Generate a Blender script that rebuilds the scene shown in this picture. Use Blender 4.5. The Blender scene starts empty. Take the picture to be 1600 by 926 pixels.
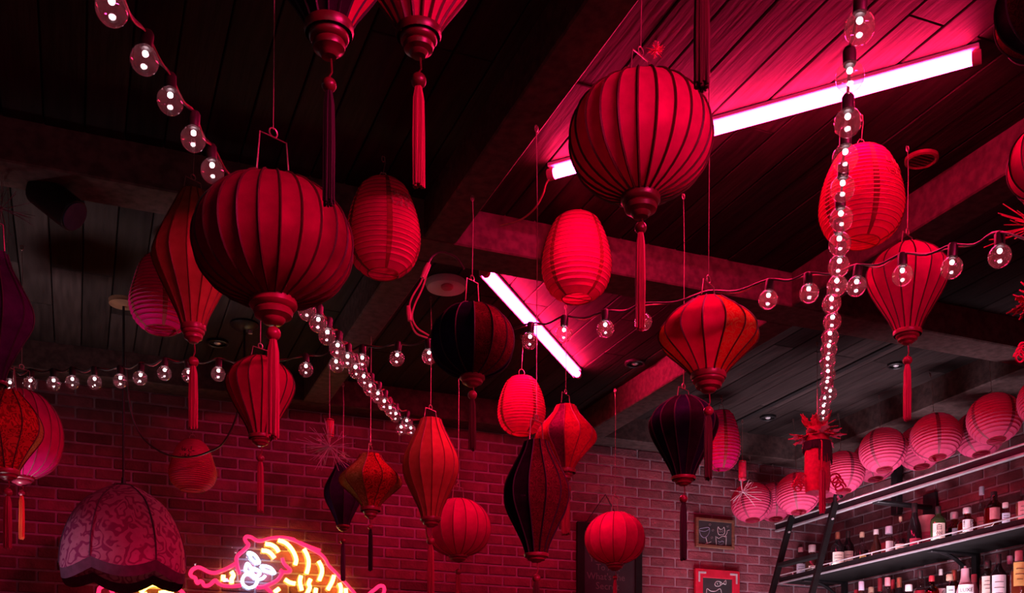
import bpy, math, random
from mathutils import Vector, Matrix

random.seed(7)
scene = bpy.context.scene
COL = scene.collection

# ------------------------------------------------------------------ camera
F, HZ, TH = 1690.0, 1170.0, 0.384          # focal length in px, horizon row, yaw
CO, SI = math.cos(TH), math.sin(TH)
CAMZ = 1.5
cam_d = bpy.data.cameras.new('camera')
cam = bpy.data.objects.new('camera', cam_d)
COL.objects.link(cam)
cam.location = (0, 0, CAMZ)
cam.rotation_euler = (math.pi / 2, 0, -TH)
cam_d.sensor_width = 36.0
cam_d.lens = 36.0 * F / 1600.0
cam_d.shift_y = (HZ - 463.0) / 1600.0
cam_d.clip_start = 0.02
scene.camera = cam

# ------------------------------------------------------------------ world, exposure
world = bpy.data.worlds.new('world')
scene.world = world
world.use_nodes = True
wbg = world.node_tree.nodes['Background']
wbg.inputs[0].default_value = (0.60, 0.40, 0.55, 1)
wbg.inputs[1].default_value = 0.008
scene.view_settings.view_transform = 'Standard'
scene.view_settings.look = 'None'
scene.view_settings.gamma = 1.0
scene.view_settings.use_curve_mapping = False
scene.view_settings.exposure = 0.0
TUBE_S = 195.0          # red tube lamps
FILL_WINDOW_S = 1.3         # added window behind the camera
NEON_S = 13.0

# unseen bar light assumed below the bottle shelves (cool white, shines up over bottles and wall)
def area(name, loc, target, size, size_y, energy, color, spread=180):
    l = bpy.data.lights.new(name, 'AREA')
    l.shape = 'RECTANGLE'; l.size = size; l.size_y = size_y
    l.energy = energy; l.color = color; l.spread = math.radians(spread)
    o = bpy.data.objects.new(name, l); COL.objects.link(o)
    o.location = loc
    d = Vector(target) - Vector(loc)
    o.rotation_euler = d.to_track_quat('-Z', 'Y').to_euler()
    return o
area('assumed_bar_light', (4.0, 5.0, 1.35), (4.9, 5.6, 3.4), 1.6, 0.25, 17, (1.0, 0.80, 0.92), 90)  # assumed light from below, no fixture; brightens lantern row, wall and ceiling
area('row_fill_light', (4.70, 5.3, 1.4), (4.85, 5.45, 3.4), 2.2, 0.15, 3.2, (1.0, 0.80, 0.92), 45)  # added fill from below, brightens the bottoms of the lantern row
area('left_bay_fill_light', (-0.75, 5.3, 1.2), (0.0, 5.45, 3.7), 0.4, 0.4, 4.2, (1.0, 0.82, 0.84), 56)  # added neutral fill for the left bay ceiling and lantern undersides
area('bottle_fill_light', (3.5, 4.2, 1.55), (5.0, 5.55, 2.75), 0.35, 0.2, 3.5, (1.0, 0.82, 0.95), 44)  # added fill aimed at the bottle labels, no fixture there
for _z in (2.775, 2.335):                       # assumed light strips along both shelf lips, unseen, to brighten the bottle labels
    area('assumed_shelf_light', (4.845, 5.4, _z), (5.06, 5.4, _z + 0.30), 2.4, 0.012, 1.9, (1.0, 0.82, 0.92))
area('assumed_back_bar_light', (4.35, 6.2, 1.7), (4.6, 6.6, 2.9), 0.6, 0.2, 6, (1.0, 0.76, 0.88), 120)  # assumed unseen light, brightens the right end of the back wall

# ------------------------------------------------------------------ pixel -> room helpers
def P(px, py, Y):
    X = (px - 800.0) / F * Y
    return Vector((X * CO + Y * SI, -X * SI + Y * CO, CAMZ + (HZ - py) / F * Y))
def PZ(px, py, z): return P(px, py, (z - CAMZ) * F / (HZ - py))
def PV(px, py, v): return P(px, py, v / (CO - (px - 800.0) / F * SI))
def PU(px, py, u): return P(px, py, u / ((px - 800.0) / F * CO + SI))
def MPP(Y): return Y / F                     # metres per pixel at depth Y

# ------------------------------------------------------------------ materials
MATS = {}
def newmat(name):
    m = bpy.data.materials.new(name); m.use_nodes = True
    MATS[name] = m
    return m, m.node_tree.nodes, m.node_tree.links
def c4(c): return (c[0], c[1], c[2], 1.0)

def pmat(name, c1, c2=None, scale=8.0, rough=0.6, metal=0.0, bump=0.0, stretch=(1, 1, 1), detail=5.0, rand=0.0,
         island=False, spec=0.5, lo=0.35, hi=0.65, bscale=None):
    """principled surface with noise colour, optional per-object tone change and fine relief"""
    m, N, L = newmat(name)
    b = N['Principled BSDF']
    b.inputs['Roughness'].default_value = rough
    b.inputs['Metallic'].default_value = metal
    b.inputs['Specular IOR Level'].default_value = spec
    c2 = c2 or c1
    tc = N.new('ShaderNodeTexCoord'); mp = N.new('ShaderNodeMapping')
    mp.inputs['Scale'].default_value = stretch
    oi = N.new('ShaderNodeObjectInfo')
    vm = N.new('ShaderNodeVectorMath'); vm.operation = 'MULTIPLY_ADD'
    vm.inputs[1].default_value = (1, 1, 1)
    cb = N.new('ShaderNodeCombineXYZ')
    mu = N.new('ShaderNodeMath'); mu.operation = 'MULTIPLY'; mu.inputs[1].default_value = 37.0
    if island:
        ge = N.new('ShaderNodeNewGeometry'); rnd = ge.outputs['Random Per Island']
    else:
        rnd = oi.outputs['Random']
    L.new(rnd, mu.inputs[0])
    for k in range(3): L.new(mu.outputs[0], cb.inputs[k])
    L.new(tc.outputs['Object'], vm.inputs[0]); L.new(cb.outputs[0], vm.inputs[2])
    L.new(vm.outputs[0], mp.inputs[0])
    nz = N.new('ShaderNodeTexNoise')
    nz.inputs['Scale'].default_value = scale; nz.inputs['Detail'].default_value = detail
    L.new(mp.outputs[0], nz.inputs['Vector'])
    rp = N.new('ShaderNodeValToRGB')
    rp.color_ramp.elements[0].position = lo; rp.color_ramp.elements[0].color = c4(c1)
    rp.color_ramp.elements[1].position = hi; rp.color_ramp.elements[1].color = c4(c2)
    L.new(nz.outputs['Fac'], rp.inputs[0])
    out = rp.outputs[0]
    if rand > 0:
        mr = N.new('ShaderNodeMapRange')
        mr.inputs['To Min'].default_value = 1 - rand; mr.inputs['To Max'].default_value = 1 + rand
        L.new(rnd, mr.inputs[0])
        mx = N.new('ShaderNodeVectorMath'); mx.operation = 'SCALE'
        L.new(out, mx.inputs[0]); L.new(mr.outputs[0], mx.inputs['Scale'])
        out = mx.outputs[0]
    L.new(out, b.inputs['Base Color'])
    if bump > 0:
        bp = N.new('ShaderNodeBump'); bp.inputs['Strength'].default_value = bump
        bp.inputs['Distance'].default_value = 0.01
        n2 = nz
        if bscale:
            n2 = N.new('ShaderNodeTexNoise'); n2.inputs['Scale'].default_value = bscale
            n2.inputs['Detail'].default_value = 4
            L.new(mp.outputs[0], n2.inputs['Vector'])
        L.new(n2.outputs['Fac'], bp.inputs['Height']); L.new(bp.outputs[0], b.inputs['Normal'])
    return m

def cloth(name, c1, c2=None, trans=0.3, scale=30.0, pattern=None, c3=None, gloss=0.06, rough=0.45):
    """thin lantern cloth or paper: diffuse plus light passing through, faint silk gloss, woven relief"""
    m, N, L = newmat(name)
    for n in list(N):
        if n.type == 'BSDF_PRINCIPLED': N.remove(n)
    out = [n for n in N if n.type == 'OUTPUT_MATERIAL'][0]
    tc = N.new('ShaderNodeTexCoord')
    nz = N.new('ShaderNodeTexNoise'); nz.inputs['Scale'].default_value = scale; nz.inputs['Detail'].default_value = 4
    L.new(tc.outputs['Object'], nz.inputs['Vector'])
    c2 = c2 or tuple(x * 0.8 for x in c1)
    rp = N.new('ShaderNodeValToRGB')
    rp.color_ramp.elements[0].position = 0.35; rp.color_ramp.elements[0].color = c4(c2)
    rp.color_ramp.elements[1].position = 0.65; rp.color_ramp.elements[1].color = c4(c1)
    L.new(nz.outputs['Fac'], rp.inputs[0])
    col = rp.outputs[0]
    if pattern:
        # brocade: scrolling petals from distorted cells
        n2 = N.new('ShaderNodeTexNoise'); n2.inputs['Scale'].default_value = pattern * 0.6
        n2.inputs['Detail'].default_value = 2
        oi = N.new('ShaderNodeObjectInfo')
        ad = N.new('ShaderNodeVectorMath'); ad.operation = 'ADD'
        L.new(tc.outputs['Object'], ad.inputs[0]); L.new(oi.outputs['Location'], ad.inputs[1])
        L.new(ad.outputs[0], n2.inputs['Vector'])
        m2 = N.new('ShaderNodeMix'); m2.data_type = 'VECTOR'
        m2.inputs['Factor'].default_value = 0.22
        L.new(ad.outputs[0], m2.inputs['A']); L.new(n2.outputs['Color'], m2.inputs['B'])
        vo = N.new('ShaderNodeTexVoronoi'); vo.feature = 'F1'; vo.inputs['Scale'].default_value = pattern
        L.new(m2.outputs['Result'], vo.inputs['Vector'])
        wv = N.new('ShaderNodeMath'); wv.operation = 'MULTIPLY'; wv.inputs[1].default_value = 18.0
        L.new(vo.outputs['Distance'], wv.inputs[0])
        sn = N.new('ShaderNodeMath'); sn.operation = 'SINE'; L.new(wv.outputs[0], sn.inputs[0])
        st = N.new('ShaderNodeMapRange'); st.inputs['From Min'].default_value = 0.0; st.inputs['From Max'].default_value = 0.6
        L.new(sn.outputs[0], st.inputs[0])
        mc = N.new('ShaderNodeMix'); mc.data_type = 'RGBA'
        L.new(st.outputs[0], mc.inputs['Factor']); L.new(col, mc.inputs['A']); mc.inputs['B'].default_value = c4(c3 or c1)
        col = mc.outputs['Result']
    df = N.new('ShaderNodeBsdfDiffuse'); tr = N.new('ShaderNodeBsdfTranslucent'); gl = N.new('ShaderNodeBsdfGlossy')
    gl.inputs['Roughness'].default_value = rough
    L.new(col, df.inputs[0]); L.new(col, tr.inputs[0])
    L.new(col, gl.inputs[0])
    wvv = N.new('ShaderNodeTexNoise'); wvv.inputs['Scale'].default_value = 260; wvv.inputs['Detail'].default_value = 2
    L.new(tc.outputs['Object'], wvv.inputs['Vector'])
    bp = N.new('ShaderNodeBump'); bp.inputs['Strength'].default_value = 0.12; bp.inputs['Distance'].default_value = 0.004
    L.new(wvv.outputs['Fac'], bp.inputs['Height'])
    for s in (df, gl): L.new(bp.outputs[0], s.inputs['Normal'])
    m1 = N.new('ShaderNodeMixShader'); m1.inputs[0].default_value = trans
    L.new(df.outputs[0], m1.inputs[1]); L.new(tr.outputs[0], m1.inputs[2])
    m3 = N.new('ShaderNodeMixShader'); m3.inputs[0].default_value = gloss
    L.new(m1.outputs[0], m3.inputs[1]); L.new(gl.outputs[0], m3.inputs[2])
    L.new(m3.outputs[0], out.inputs[0])
    return m

def glass(name, tint, rough=0.0, ior=1.5, boost=0.0, haze=0.0):
    """thin blown glass: tinted clear wall with mirror-like Fresnel reflection on both faces"""
    m, N, L = newmat(name)
    for n in list(N):
        if n.type == 'BSDF_PRINCIPLED': N.remove(n)
    out = [n for n in N if n.type == 'OUTPUT_MATERIAL'][0]
    tp = N.new('ShaderNodeBsdfTransparent'); tp.inputs[0].default_value = c4(tint)
    gl = N.new('ShaderNodeBsdfGlossy'); gl.inputs['Roughness'].default_value = rough
    nz = N.new('ShaderNodeTexNoise'); nz.inputs['Scale'].default_value = 3.0
    bp = N.new('ShaderNodeBump'); bp.inputs['Strength'].default_value = 0.02; bp.inputs['Distance'].default_value = 0.01
    L.new(nz.outputs['Fac'], bp.inputs['Height']); L.new(bp.outputs[0], gl.inputs['Normal'])
    lw = N.new('ShaderNodeLayerWeight'); lw.inputs['Blend'].default_value = 0.35
    fc = N.new('ShaderNodeMapRange')
    r0 = ((ior - 1) / (ior + 1)) ** 2
    fc.inputs['To Min'].default_value = r0 + boost; fc.inputs['To Max'].default_value = 0.75
    L.new(lw.outputs['Facing'], fc.inputs[0])
    pw = N.new('ShaderNodeMath'); pw.operation = 'POWER'; pw.inputs[1].default_value = 2.5
    L.new(lw.outputs['Facing'], pw.inputs[0]); L.new(pw.outputs[0], fc.inputs[0])
    mx = N.new('ShaderNodeMixShader'); L.new(fc.outputs[0], mx.inputs[0])
    L.new(tp.outputs[0], mx.inputs[1]); L.new(gl.outputs[0], mx.inputs[2])
    res = mx.outputs[0]
    if haze > 0:
        tl = N.new('ShaderNodeBsdfTranslucent'); tl.inputs[0].default_value = (0.9, 0.34, 0.42, 1)
        hx = N.new('ShaderNodeMixShader'); hx.inputs[0].default_value = haze
        L.new(res, hx.inputs[1]); L.new(tl.outputs[0], hx.inputs[2]); res = hx.outputs[0]
    L.new(res, out.inputs[0])
    return m

def glow(name, color, strength):
    m, N, L = newmat(name)
    b = N['Principled BSDF']
    b.inputs['Base Color'].default_value = c4(color)
    b.inputs['Emission Color'].default_value = c4(color)
    b.inputs['Emission Strength'].default_value = strength
    b.inputs['Roughness'].default_value = 0.4
    return m

BRICK_A, BRICK_B = (0.22, 0.060, 0.080), (0.155, 0.042, 0.056)
pmat('brick', BRICK_A, BRICK_B, 16, 0.9, bump=0.6, rand=0.38, bscale=70)
pmat('brick_run', BRICK_A, BRICK_B, 16, 0.9, bump=0.6, rand=0.38, island=True, bscale=70)
pmat('mortar', (0.36, 0.26, 0.31), (0.30, 0.22, 0.26), 40, 0.95, bump=0.5)
pmat('plank_wood', (0.038, 0.024, 0.024), (0.017, 0.011, 0.011), 5, 0.7, spec=0.12, bump=0.35, rand=0.5, stretch=(9, 0.7, 9), lo=0.3, hi=0.7)
pmat('beam_wood', (0.110, 0.062, 0.060), (0.060, 0.034, 0.033), 4, 0.7, spec=0.15, bump=0.4, rand=0.15, stretch=(7, 7, 7))
pmat('ceiling_deck', (0.012, 0.010, 0.010), (0.02, 0.016, 0.016), 4, 0.9)
pmat('floor_wood', (0.06, 0.035, 0.025), (0.03, 0.02, 0.015), 4, 0.5, stretch=(1, 8, 1))
pmat('dark_plaster', (0.05, 0.035, 0.04), (0.03, 0.02, 0.024), 3, 0.9)
pmat('black_metal', (0.012, 0.010, 0.012), (0.02, 0.017, 0.02), 30, 0.42, metal=0.3)
pmat('black_paint', (0.005, 0.004, 0.0045), (0.009, 0.007, 0.008), 20, 0.7, spec=0.25)
pmat('steel', (0.75, 0.72, 0.76), (0.62, 0.60, 0.64), 30, 0.28, metal=0.35)
pmat('grey_edge', (0.42, 0.38, 0.42), (0.32, 0.29, 0.33), 12, 0.45, metal=0.3)
pmat('wire', (0.55, 0.36, 0.34), (0.40, 0.24, 0.24), 60, 0.35, metal=0.7)
pmat('black_cable', (0.02, 0.012, 0.014), (0.03, 0.018, 0.02), 60, 0.45)
pmat('red_cable', (0.35, 0.06, 0.08), (0.25, 0.04, 0.05), 60, 0.45)
pmat('white_plastic', (0.62, 0.58, 0.60), (0.55, 0.52, 0.54), 10, 0.4)
pmat('pink_plastic', (0.55, 0.16, 0.22), (0.45, 0.10, 0.16), 10, 0.4)
pmat('rib_red', (0.26, 0.006, 0.055), (0.2, 0.005, 0.04), 30, 0.6)
pmat('red_wood', (0.28, 0.014, 0.055), (0.19, 0.008, 0.035), 25, 0.35)
pmat('dark_red_wood', (0.10, 0.007, 0.018), (0.06, 0.004, 0.010), 25, 0.35)
pmat('brown_wood', (0.20, 0.09, 0.05), (0.12, 0.05, 0.03), 14, 0.55, bump=0.3, stretch=(1, 1, 6))
pmat('slate', (0.022, 0.020, 0.024), (0.035, 0.030, 0.036), 9, 0.85)
pmat('chalk', (0.62, 0.60, 0.62), (0.40, 0.38, 0.40), 160, 0.95)
pmat('chalk_dim', (0.15, 0.12, 0.13), (0.10, 0.08, 0.09), 160, 0.95)
pmat('chalk_blue', (0.30, 0.30, 0.42), (0.18, 0.18, 0.28), 120, 0.95)
pmat('red_frame', (0.60, 0.015, 0.05), (0.48, 0.01, 0.035), 14, 0.4)
pmat('felt_red', (0.62, 0.012, 0.09), (0.45, 0.008, 0.06), 60, 0.7)
pmat('tassel_red', (0.40, 0.012, 0.075), (0.26, 0.008, 0.05), 150, 0.6, stretch=(1, 1, 0.05))
pmat('tassel_orange', (0.75, 0.16, 0.06), (0.55, 0.09, 0.03), 150, 0.6, stretch=(1, 1, 0.05))
pmat('tassel_wine', (0.070, 0.006, 0.012), (0.035, 0.004, 0.008), 150, 0.6, stretch=(1, 1, 0.05))
pmat('tassel_black', (0.007, 0.004, 0.006), (0.004, 0.002, 0.004), 150, 0.6, stretch=(1, 1, 0.05))
pmat('tassel_purple', (0.070, 0.020, 0.075), (0.04, 0.01, 0.045), 150, 0.6, stretch=(1, 1, 0.05))
pmat('spark_white', (0.62, 0.50, 0.58), (0.50, 0.36, 0.46), 40, 0.4)
pmat('spark_red', (0.70, 0.06, 0.14), (0.5, 0.03, 0.08), 40, 0.35)
pmat('spark_purple', (0.30, 0.10, 0.16), (0.2, 0.05, 0.1), 40, 0.4)
pmat('ink', (0.05, 0.006, 0.012), (0.03, 0.004, 0.008), 30, 0.6)
pmat('gold_ink', (0.80, 0.42, 0.42), (0.70, 0.30, 0.30), 30, 0.3, metal=0.4)
pmat('paper_rib', (0.28, 0.008, 0.020), (0.2, 0.006, 0.014), 30, 0.7)
pmat('rib_dark', (0.070, 0.006, 0.010), (0.04, 0.004, 0.006), 30, 0.6)
pmat('rib_brown', (0.20, 0.035, 0.015), (0.12, 0.02, 0.01), 30, 0.6)
pmat('rib_black', (0.008, 0.005, 0.010), (0.012, 0.008, 0.016), 30, 0.7)
pmat('lens_blue', (0.06, 0.06, 0.12), (0.09, 0.09, 0.17), 12, 0.15)

cloth('silk_red', (0.62, 0.008, 0.120), (0.52, 0.006, 0.100), 0.28)
cloth('silk_crimson', (0.66, 0.010, 0.180), (0.56, 0.008, 0.15), 0.32)
cloth('silk_dark_red', (0.26, 0.004, 0.055), (0.21, 0.003, 0.045), 0.20)
cloth('silk_orange', (0.50, 0.140, 0.085), (0.42, 0.110, 0.065), 0.30)
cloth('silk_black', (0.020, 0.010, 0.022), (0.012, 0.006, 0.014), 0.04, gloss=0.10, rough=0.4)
cloth('silk_navy', (0.016, 0.012, 0.040), (0.010, 0.008, 0.026), 0.04, gloss=0.10, rough=0.4)
cloth('silk_purple', (0.050, 0.014, 0.075), (0.034, 0.010, 0.055), 0.06, gloss=0.10, rough=0.4)
cloth('brocade_gold', (0.50, 0.020, 0.020), (0.42, 0.015, 0.015), 0.25, pattern=26, c3=(0.42, 0.24, 0.05))
cloth('brocade_olive', (0.40, 0.30, 0.06), (0.32, 0.22, 0.05), 0.25, pattern=22, c3=(0.50, 0.42, 0.12))
cloth('brocade_red', (0.58, 0.030, 0.040), (0.50, 0.022, 0.030), 0.25, pattern=24, c3=(0.22, 0.010, 0.018))
cloth('brocade_pink', (0.58, 0.020, 0.060), (0.48, 0.014, 0.045), 0.30, pattern=18, c3=(0.40, 0.012, 0.05))
cloth('brocade_plum', (0.16, 0.012, 0.075), (0.12, 0.010, 0.055), 0.20, pattern=18, c3=(0.10, 0.010, 0.05))
cloth('brocade_night', (0.12, 0.008, 0.024), (0.08, 0.006, 0.018), 0.05, pattern=34, c3=(0.05, 0.006, 0.012), gloss=0.12)
cloth('velvet_shade', (0.46, 0.13, 0.26), (0.40, 0.11, 0.22), 0.15, pattern=13, c3=(0.24, 0.03, 0.12))
cloth('shade_band', (0.11, 0.035, 0.08), (0.085, 0.028, 0.06), 0.02, gloss=0.12)
cloth('paper_red', (0.82, 0.010, 0.215), (0.74, 0.008, 0.190), 0.45, gloss=0.03)
cloth('paper_pink', (0.80, 0.095, 0.240), (0.74, 0.08, 0.21), 0.40, gloss=0.03)
glass('bulb_glass', (0.98, 0.88, 0.91), ior=1.6, boost=0.06, haze=0.06)
glass('clear_glass', (0.86, 0.80, 0.82), ior=1.5, boost=0.02)
glass('amber_glass', (0.55, 0.16, 0.07), ior=1.5, boost=0.02)
glass('wine_glass_dark', (0.10, 0.02, 0.03), ior=1.5, boost=0.02)
glass('green_glass', (0.20, 0.30, 0.08), ior=1.5, boost=0.02)
glass('acrylic', (0.96, 0.93, 0.95), ior=1.45, boost=0.0)
pmat('bottle_black', (0.010, 0.006, 0.008), (0.016, 0.010, 0.012), 10, 0.12)
pmat('bottle_brown', (0.060, 0.022, 0.015), (0.035, 0.012, 0.010), 10, 0.15)
pmat('bottle_green', (0.030, 0.060, 0.018), (0.020, 0.040, 0.012), 10, 0.12)
pmat('bottle_rose', (0.55, 0.32, 0.38), (0.48, 0.26, 0.32), 10, 0.25)
pmat('liquor_amber', (0.22, 0.045, 0.020), (0.16, 0.03, 0.014), 10, 0.2)
pmat('liquor_red', (0.30, 0.020, 0.035), (0.22, 0.012, 0.022), 10, 0.2)
pmat('liquor_dark', (0.03, 0.012, 0.016), (0.02, 0.008, 0.01), 10, 0.2)
pmat('label_cream', (0.88, 0.76, 0.68), (0.82, 0.70, 0.62), 30, 0.7)
pmat('label_white', (0.92, 0.88, 0.92), (0.86, 0.82, 0.88), 30, 0.7)
pmat('label_blue', (0.50, 0.54, 0.66), (0.45, 0.48, 0.60), 30, 0.7)
pmat('label_pink', (0.66, 0.26, 0.30), (0.58, 0.20, 0.25), 30, 0.7)
pmat('label_red', (0.60, 0.05, 0.14), (0.50, 0.035, 0.10), 30, 0.6)
pmat('label_yellow', (0.75, 0.55, 0.18), (0.70, 0.46, 0.12), 30, 0.7)
pmat('cap_copper', (0.45, 0.16, 0.10), (0.35, 0.11, 0.07), 30, 0.35, metal=0.5)
pmat('cap_cork', (0.55, 0.36, 0.26), (0.45, 0.28, 0.20), 60, 0.85)
pmat('cap_white', (0.75, 0.68, 0.70), (0.65, 0.58, 0.60), 20, 0.4)
pmat('cap_lilac', (0.55, 0.42, 0.55), (0.48, 0.36, 0.48), 20, 0.4)
pmat('cap_red', (0.45, 0.03, 0.05), (0.35, 0.02, 0.035), 20, 0.35)
pmat('cap_black', (0.02, 0.012, 0.014), (0.03, 0.018, 0.02), 20, 0.4)
glow('tube_red', (1.0, 0.012, 0.100), TUBE_S)
glow('tube_red_assumed', (1.0, 0.014, 0.15), TUBE_S * 8.0)  # assumed tube out of view, boosted to light the lantern fronts
glow('led_white', (1.0, 0.84, 0.88), 20.0)
glow('neon_pink', (1.0, 0.022, 0.12), NEON_S * 0.12)
glow('neon_yellow', (1.0, 0.60, 0.07), NEON_S * 1.0)
glow('neon_white', (0.50, 0.75, 1.0), NEON_S * 0.95)
glow('fill_window_light', (1.0, 0.80, 0.86), FILL_WINDOW_S)
M = MATS

# ------------------------------------------------------------------ mesh builder
class MB:
    def __init__(self): self.v, self.f = [], []
    def add(self, vs, fs):
        n = len(self.v); self.v += [tuple(p) for p in vs]; self.f += [tuple(i + n for i in f) for f in fs]
        return self
    def box(self, x0, x1, y0, y1, z0, z1):
        return self.add([(x0, y0, z0), (x1, y0, z0), (x1, y1, z0), (x0, y1, z0), (x0, y0, z1), (x1, y0, z1), (x1, y1, z1), (x0, y1, z1)],
                        [(3, 2, 1, 0), (4, 5, 6, 7), (0, 1, 5, 4), (1, 2, 6, 5), (2, 3, 7, 6), (3, 0, 4, 7)])
    def cbox(self, x0, x1, y0, y1, z0, z1, c=0.004):
        """box with chamfered edges"""
        cx, cy, cz = (x0 + x1) / 2, (y0 + y1) / 2, (z0 + z1) / 2
        hx, hy, hz = (x1 - x0) / 2, (y1 - y0) / 2, (z1 - z0) / 2
        c = min(c, hx * 0.45, hy * 0.45, hz * 0.45)
        vs, idx = [], {}
        for sx in (-1, 1):
            for sy in (-1, 1):
                for sz in (-1, 1):
                    for a in range(3):
                        d = [hx - c, hy - c, hz - c]; d[a] = (hx, hy, hz)[a]
                        idx[(sx, sy, sz, a)] = len(vs)
                        vs.append((cx + sx * d[0], cy + sy * d[1], cz + sz * d[2]))
        fs = []
        for a in range(3):
            b, e = (a + 1) % 3, (a + 2) % 3
            for s in (-1, 1):
                q = []
                for sb, se in ((-1, -1), (1, -1), (1, 1), (-1, 1)):
                    k = [0, 0, 0]; k[a] = s; k[b] = sb; k[e] = se
                    q.append(idx[(k[0], k[1], k[2], a)])
                fs.append(tuple(q if s > 0 else q[::-1]))
            for sb in (-1, 1):
                for se in (-1, 1):
                    def g(sa, ax):
                        k = [0, 0, 0]; k[a] = sa; k[b] = sb; k[e] = se
                        return idx[(k[0], k[1], k[2], ax)]
                    q = [g(-1, b), g(1, b), g(1, e), g(-1, e)]
                    fs.append(tuple(q if sb * se < 0 else q[::-1]))
        for sx in (-1, 1):
            for sy in (-1, 1):
                for sz in (-1, 1):
                    q = [idx[(sx, sy, sz, a)] for a in range(3)]
                    fs.append(tuple(q if sx * sy * sz > 0 else q[::-1]))
        return self.add(vs, fs)
    def lathe(self, prof, n=24, center=(0, 0, 0), cap0=True, cap1=True, square=0.0):
        """prof: list of (r, z); square>0 squares the section"""
        cx, cy, cz = center; vs, fs = [], []
        for r, z in prof:
            for k in range(n):
                a = 2 * math.pi * k / n
                ca, sa = math.cos(a), math.sin(a)
                q = 1.0
                if square > 0:
                    p = 2 + 8 * square
                    q = 1.0 / (abs(ca) ** p + abs(sa) ** p) ** (1 / p)
                vs.append((cx + r * q * ca, cy + r * q * sa, cz + z))
        m = len(prof)
        for j in range(m - 1):
            for k in range(n):
                k2 = (k + 1) % n
                fs.append((j * n + k, j * n + k2, (j + 1) * n + k2, (j + 1) * n + k))
        if cap0: fs.append(tuple(reversed(range(n))))
        if cap1: fs.append(tuple((m - 1) * n + k for k in range(n)))
        return self.add(vs, fs)
    def tube(self, pts, r, n=6, closed=False, caps=True):
        pts = [Vector(p) for p in pts]; m = len(pts)
        rs = r if isinstance(r, (list, tuple)) else [r] * m
        vs, fs = [], []
        prev = None
        for i, p in enumerate(pts):
            if closed: t = pts[(i + 1) % m] - pts[i - 1]
            elif i == 0: t = pts[1] - pts[0]
            elif i == m - 1: t = pts[-1] - pts[-2]
            else: t = pts[i + 1] - pts[i - 1]
            if t.length < 1e-9: t = Vector((0, 0, 1))
            t.normalize()
            if prev is None:
                ref = Vector((0, 0, 1)) if abs(t.z) < 0.9 else Vector((1, 0, 0))
                a = t.cross(ref).normalized()
            else:
                a = prev - t * prev.dot(t)
                if a.length < 1e-6: a = t.orthogonal()
                a.normalize()
            prev = a; b = t.cross(a)
            for k in range(n):
                w = 2 * math.pi * k / n
                vs.append(p + (a * math.cos(w) + b * math.sin(w)) * rs[i])
        for i in range(m if closed else m - 1):
            j = (i + 1) % m
            for k in range(n):
                k2 = (k + 1) % n
                fs.append((i * n + k, i * n + k2, j * n + k2, j * n + k))
        if caps and not closed:
            fs.append(tuple(reversed(range(n)))); fs.append(tuple((m - 1) * n + k for k in range(n)))
        return self.add(vs, fs)
    def sphere(self, c, r, n=16, m=10, sz=1.0):
        prof = []
        vs = [(c[0], c[1], c[2] - r * sz)]
        for j in range(1, m):
            a = -math.pi / 2 + math.pi * j / m
            for k in range(n):
                w = 2 * math.pi * k / n
                vs.append((c[0] + r * math.cos(a) * math.cos(w), c[1] + r * math.cos(a) * math.sin(w), c[2] + r * sz * math.sin(a)))
        vs.append((c[0], c[1], c[2] + r * sz)); fs = []
        for k in range(n): fs.append((0, 1 + (k + 1) % n, 1 + k))
        for j in range(m - 2):
            for k in range(n):
                k2 = (k + 1) % n
                fs.append((1 + j * n + k, 1 + j * n + k2, 1 + (j + 1) * n + k2, 1 + (j + 1) * n + k))
        e = len(vs) - 1; o = 1 + (m - 2) * n
        for k in range(n): fs.append((o + k, o + (k + 1) % n, e))
        return self.add(vs, fs)
    def prism(self, poly, to3, t):
        """poly: 2-D outline; to3(x, y, d) gives the 3-D point at depth d; thickness t"""
        n = len(poly)
        vs = [to3(x, y, 0) for x, y in poly] + [to3(x, y, t) for x, y in poly]
        fs = [tuple(range(n)), tuple(reversed(range(n, 2 * n)))]
        for k in range(n):
            k2 = (k + 1) % n
            fs.append((k, k + n, k2 + n, k2))
        return self.add(vs, fs)
    def mesh(self, name, mat, smooth=True, sharp=None):
        me = bpy.data.meshes.new(name)
        me.from_pydata([tuple(p) for p in self.v], [], self.f)
        me.materials.append(M[mat] if isinstance(mat, str) else mat)
        if smooth:
            me.polygons.foreach_set('use_smooth', [True] * len(me.polygons))
            try: me.set_sharp_from_angle(angle=math.radians(sharp or 40))
            except Exception: pass
        me.update()
        return me
    def build(self, name, mat, parent=None, smooth=True, sharp=None, loc=None, recenter=False):
        if recenter and self.v:
            c = Vector((sum(p[0] for p in self.v) / len(self.v), sum(p[1] for p in self.v) / len(self.v), min(p[2] for p in self.v)))
            self.v = [tuple(Vector(p) - c) for p in self.v]; loc = c
        return link(self.mesh(name, mat, smooth, sharp), name, parent, loc)

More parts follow.
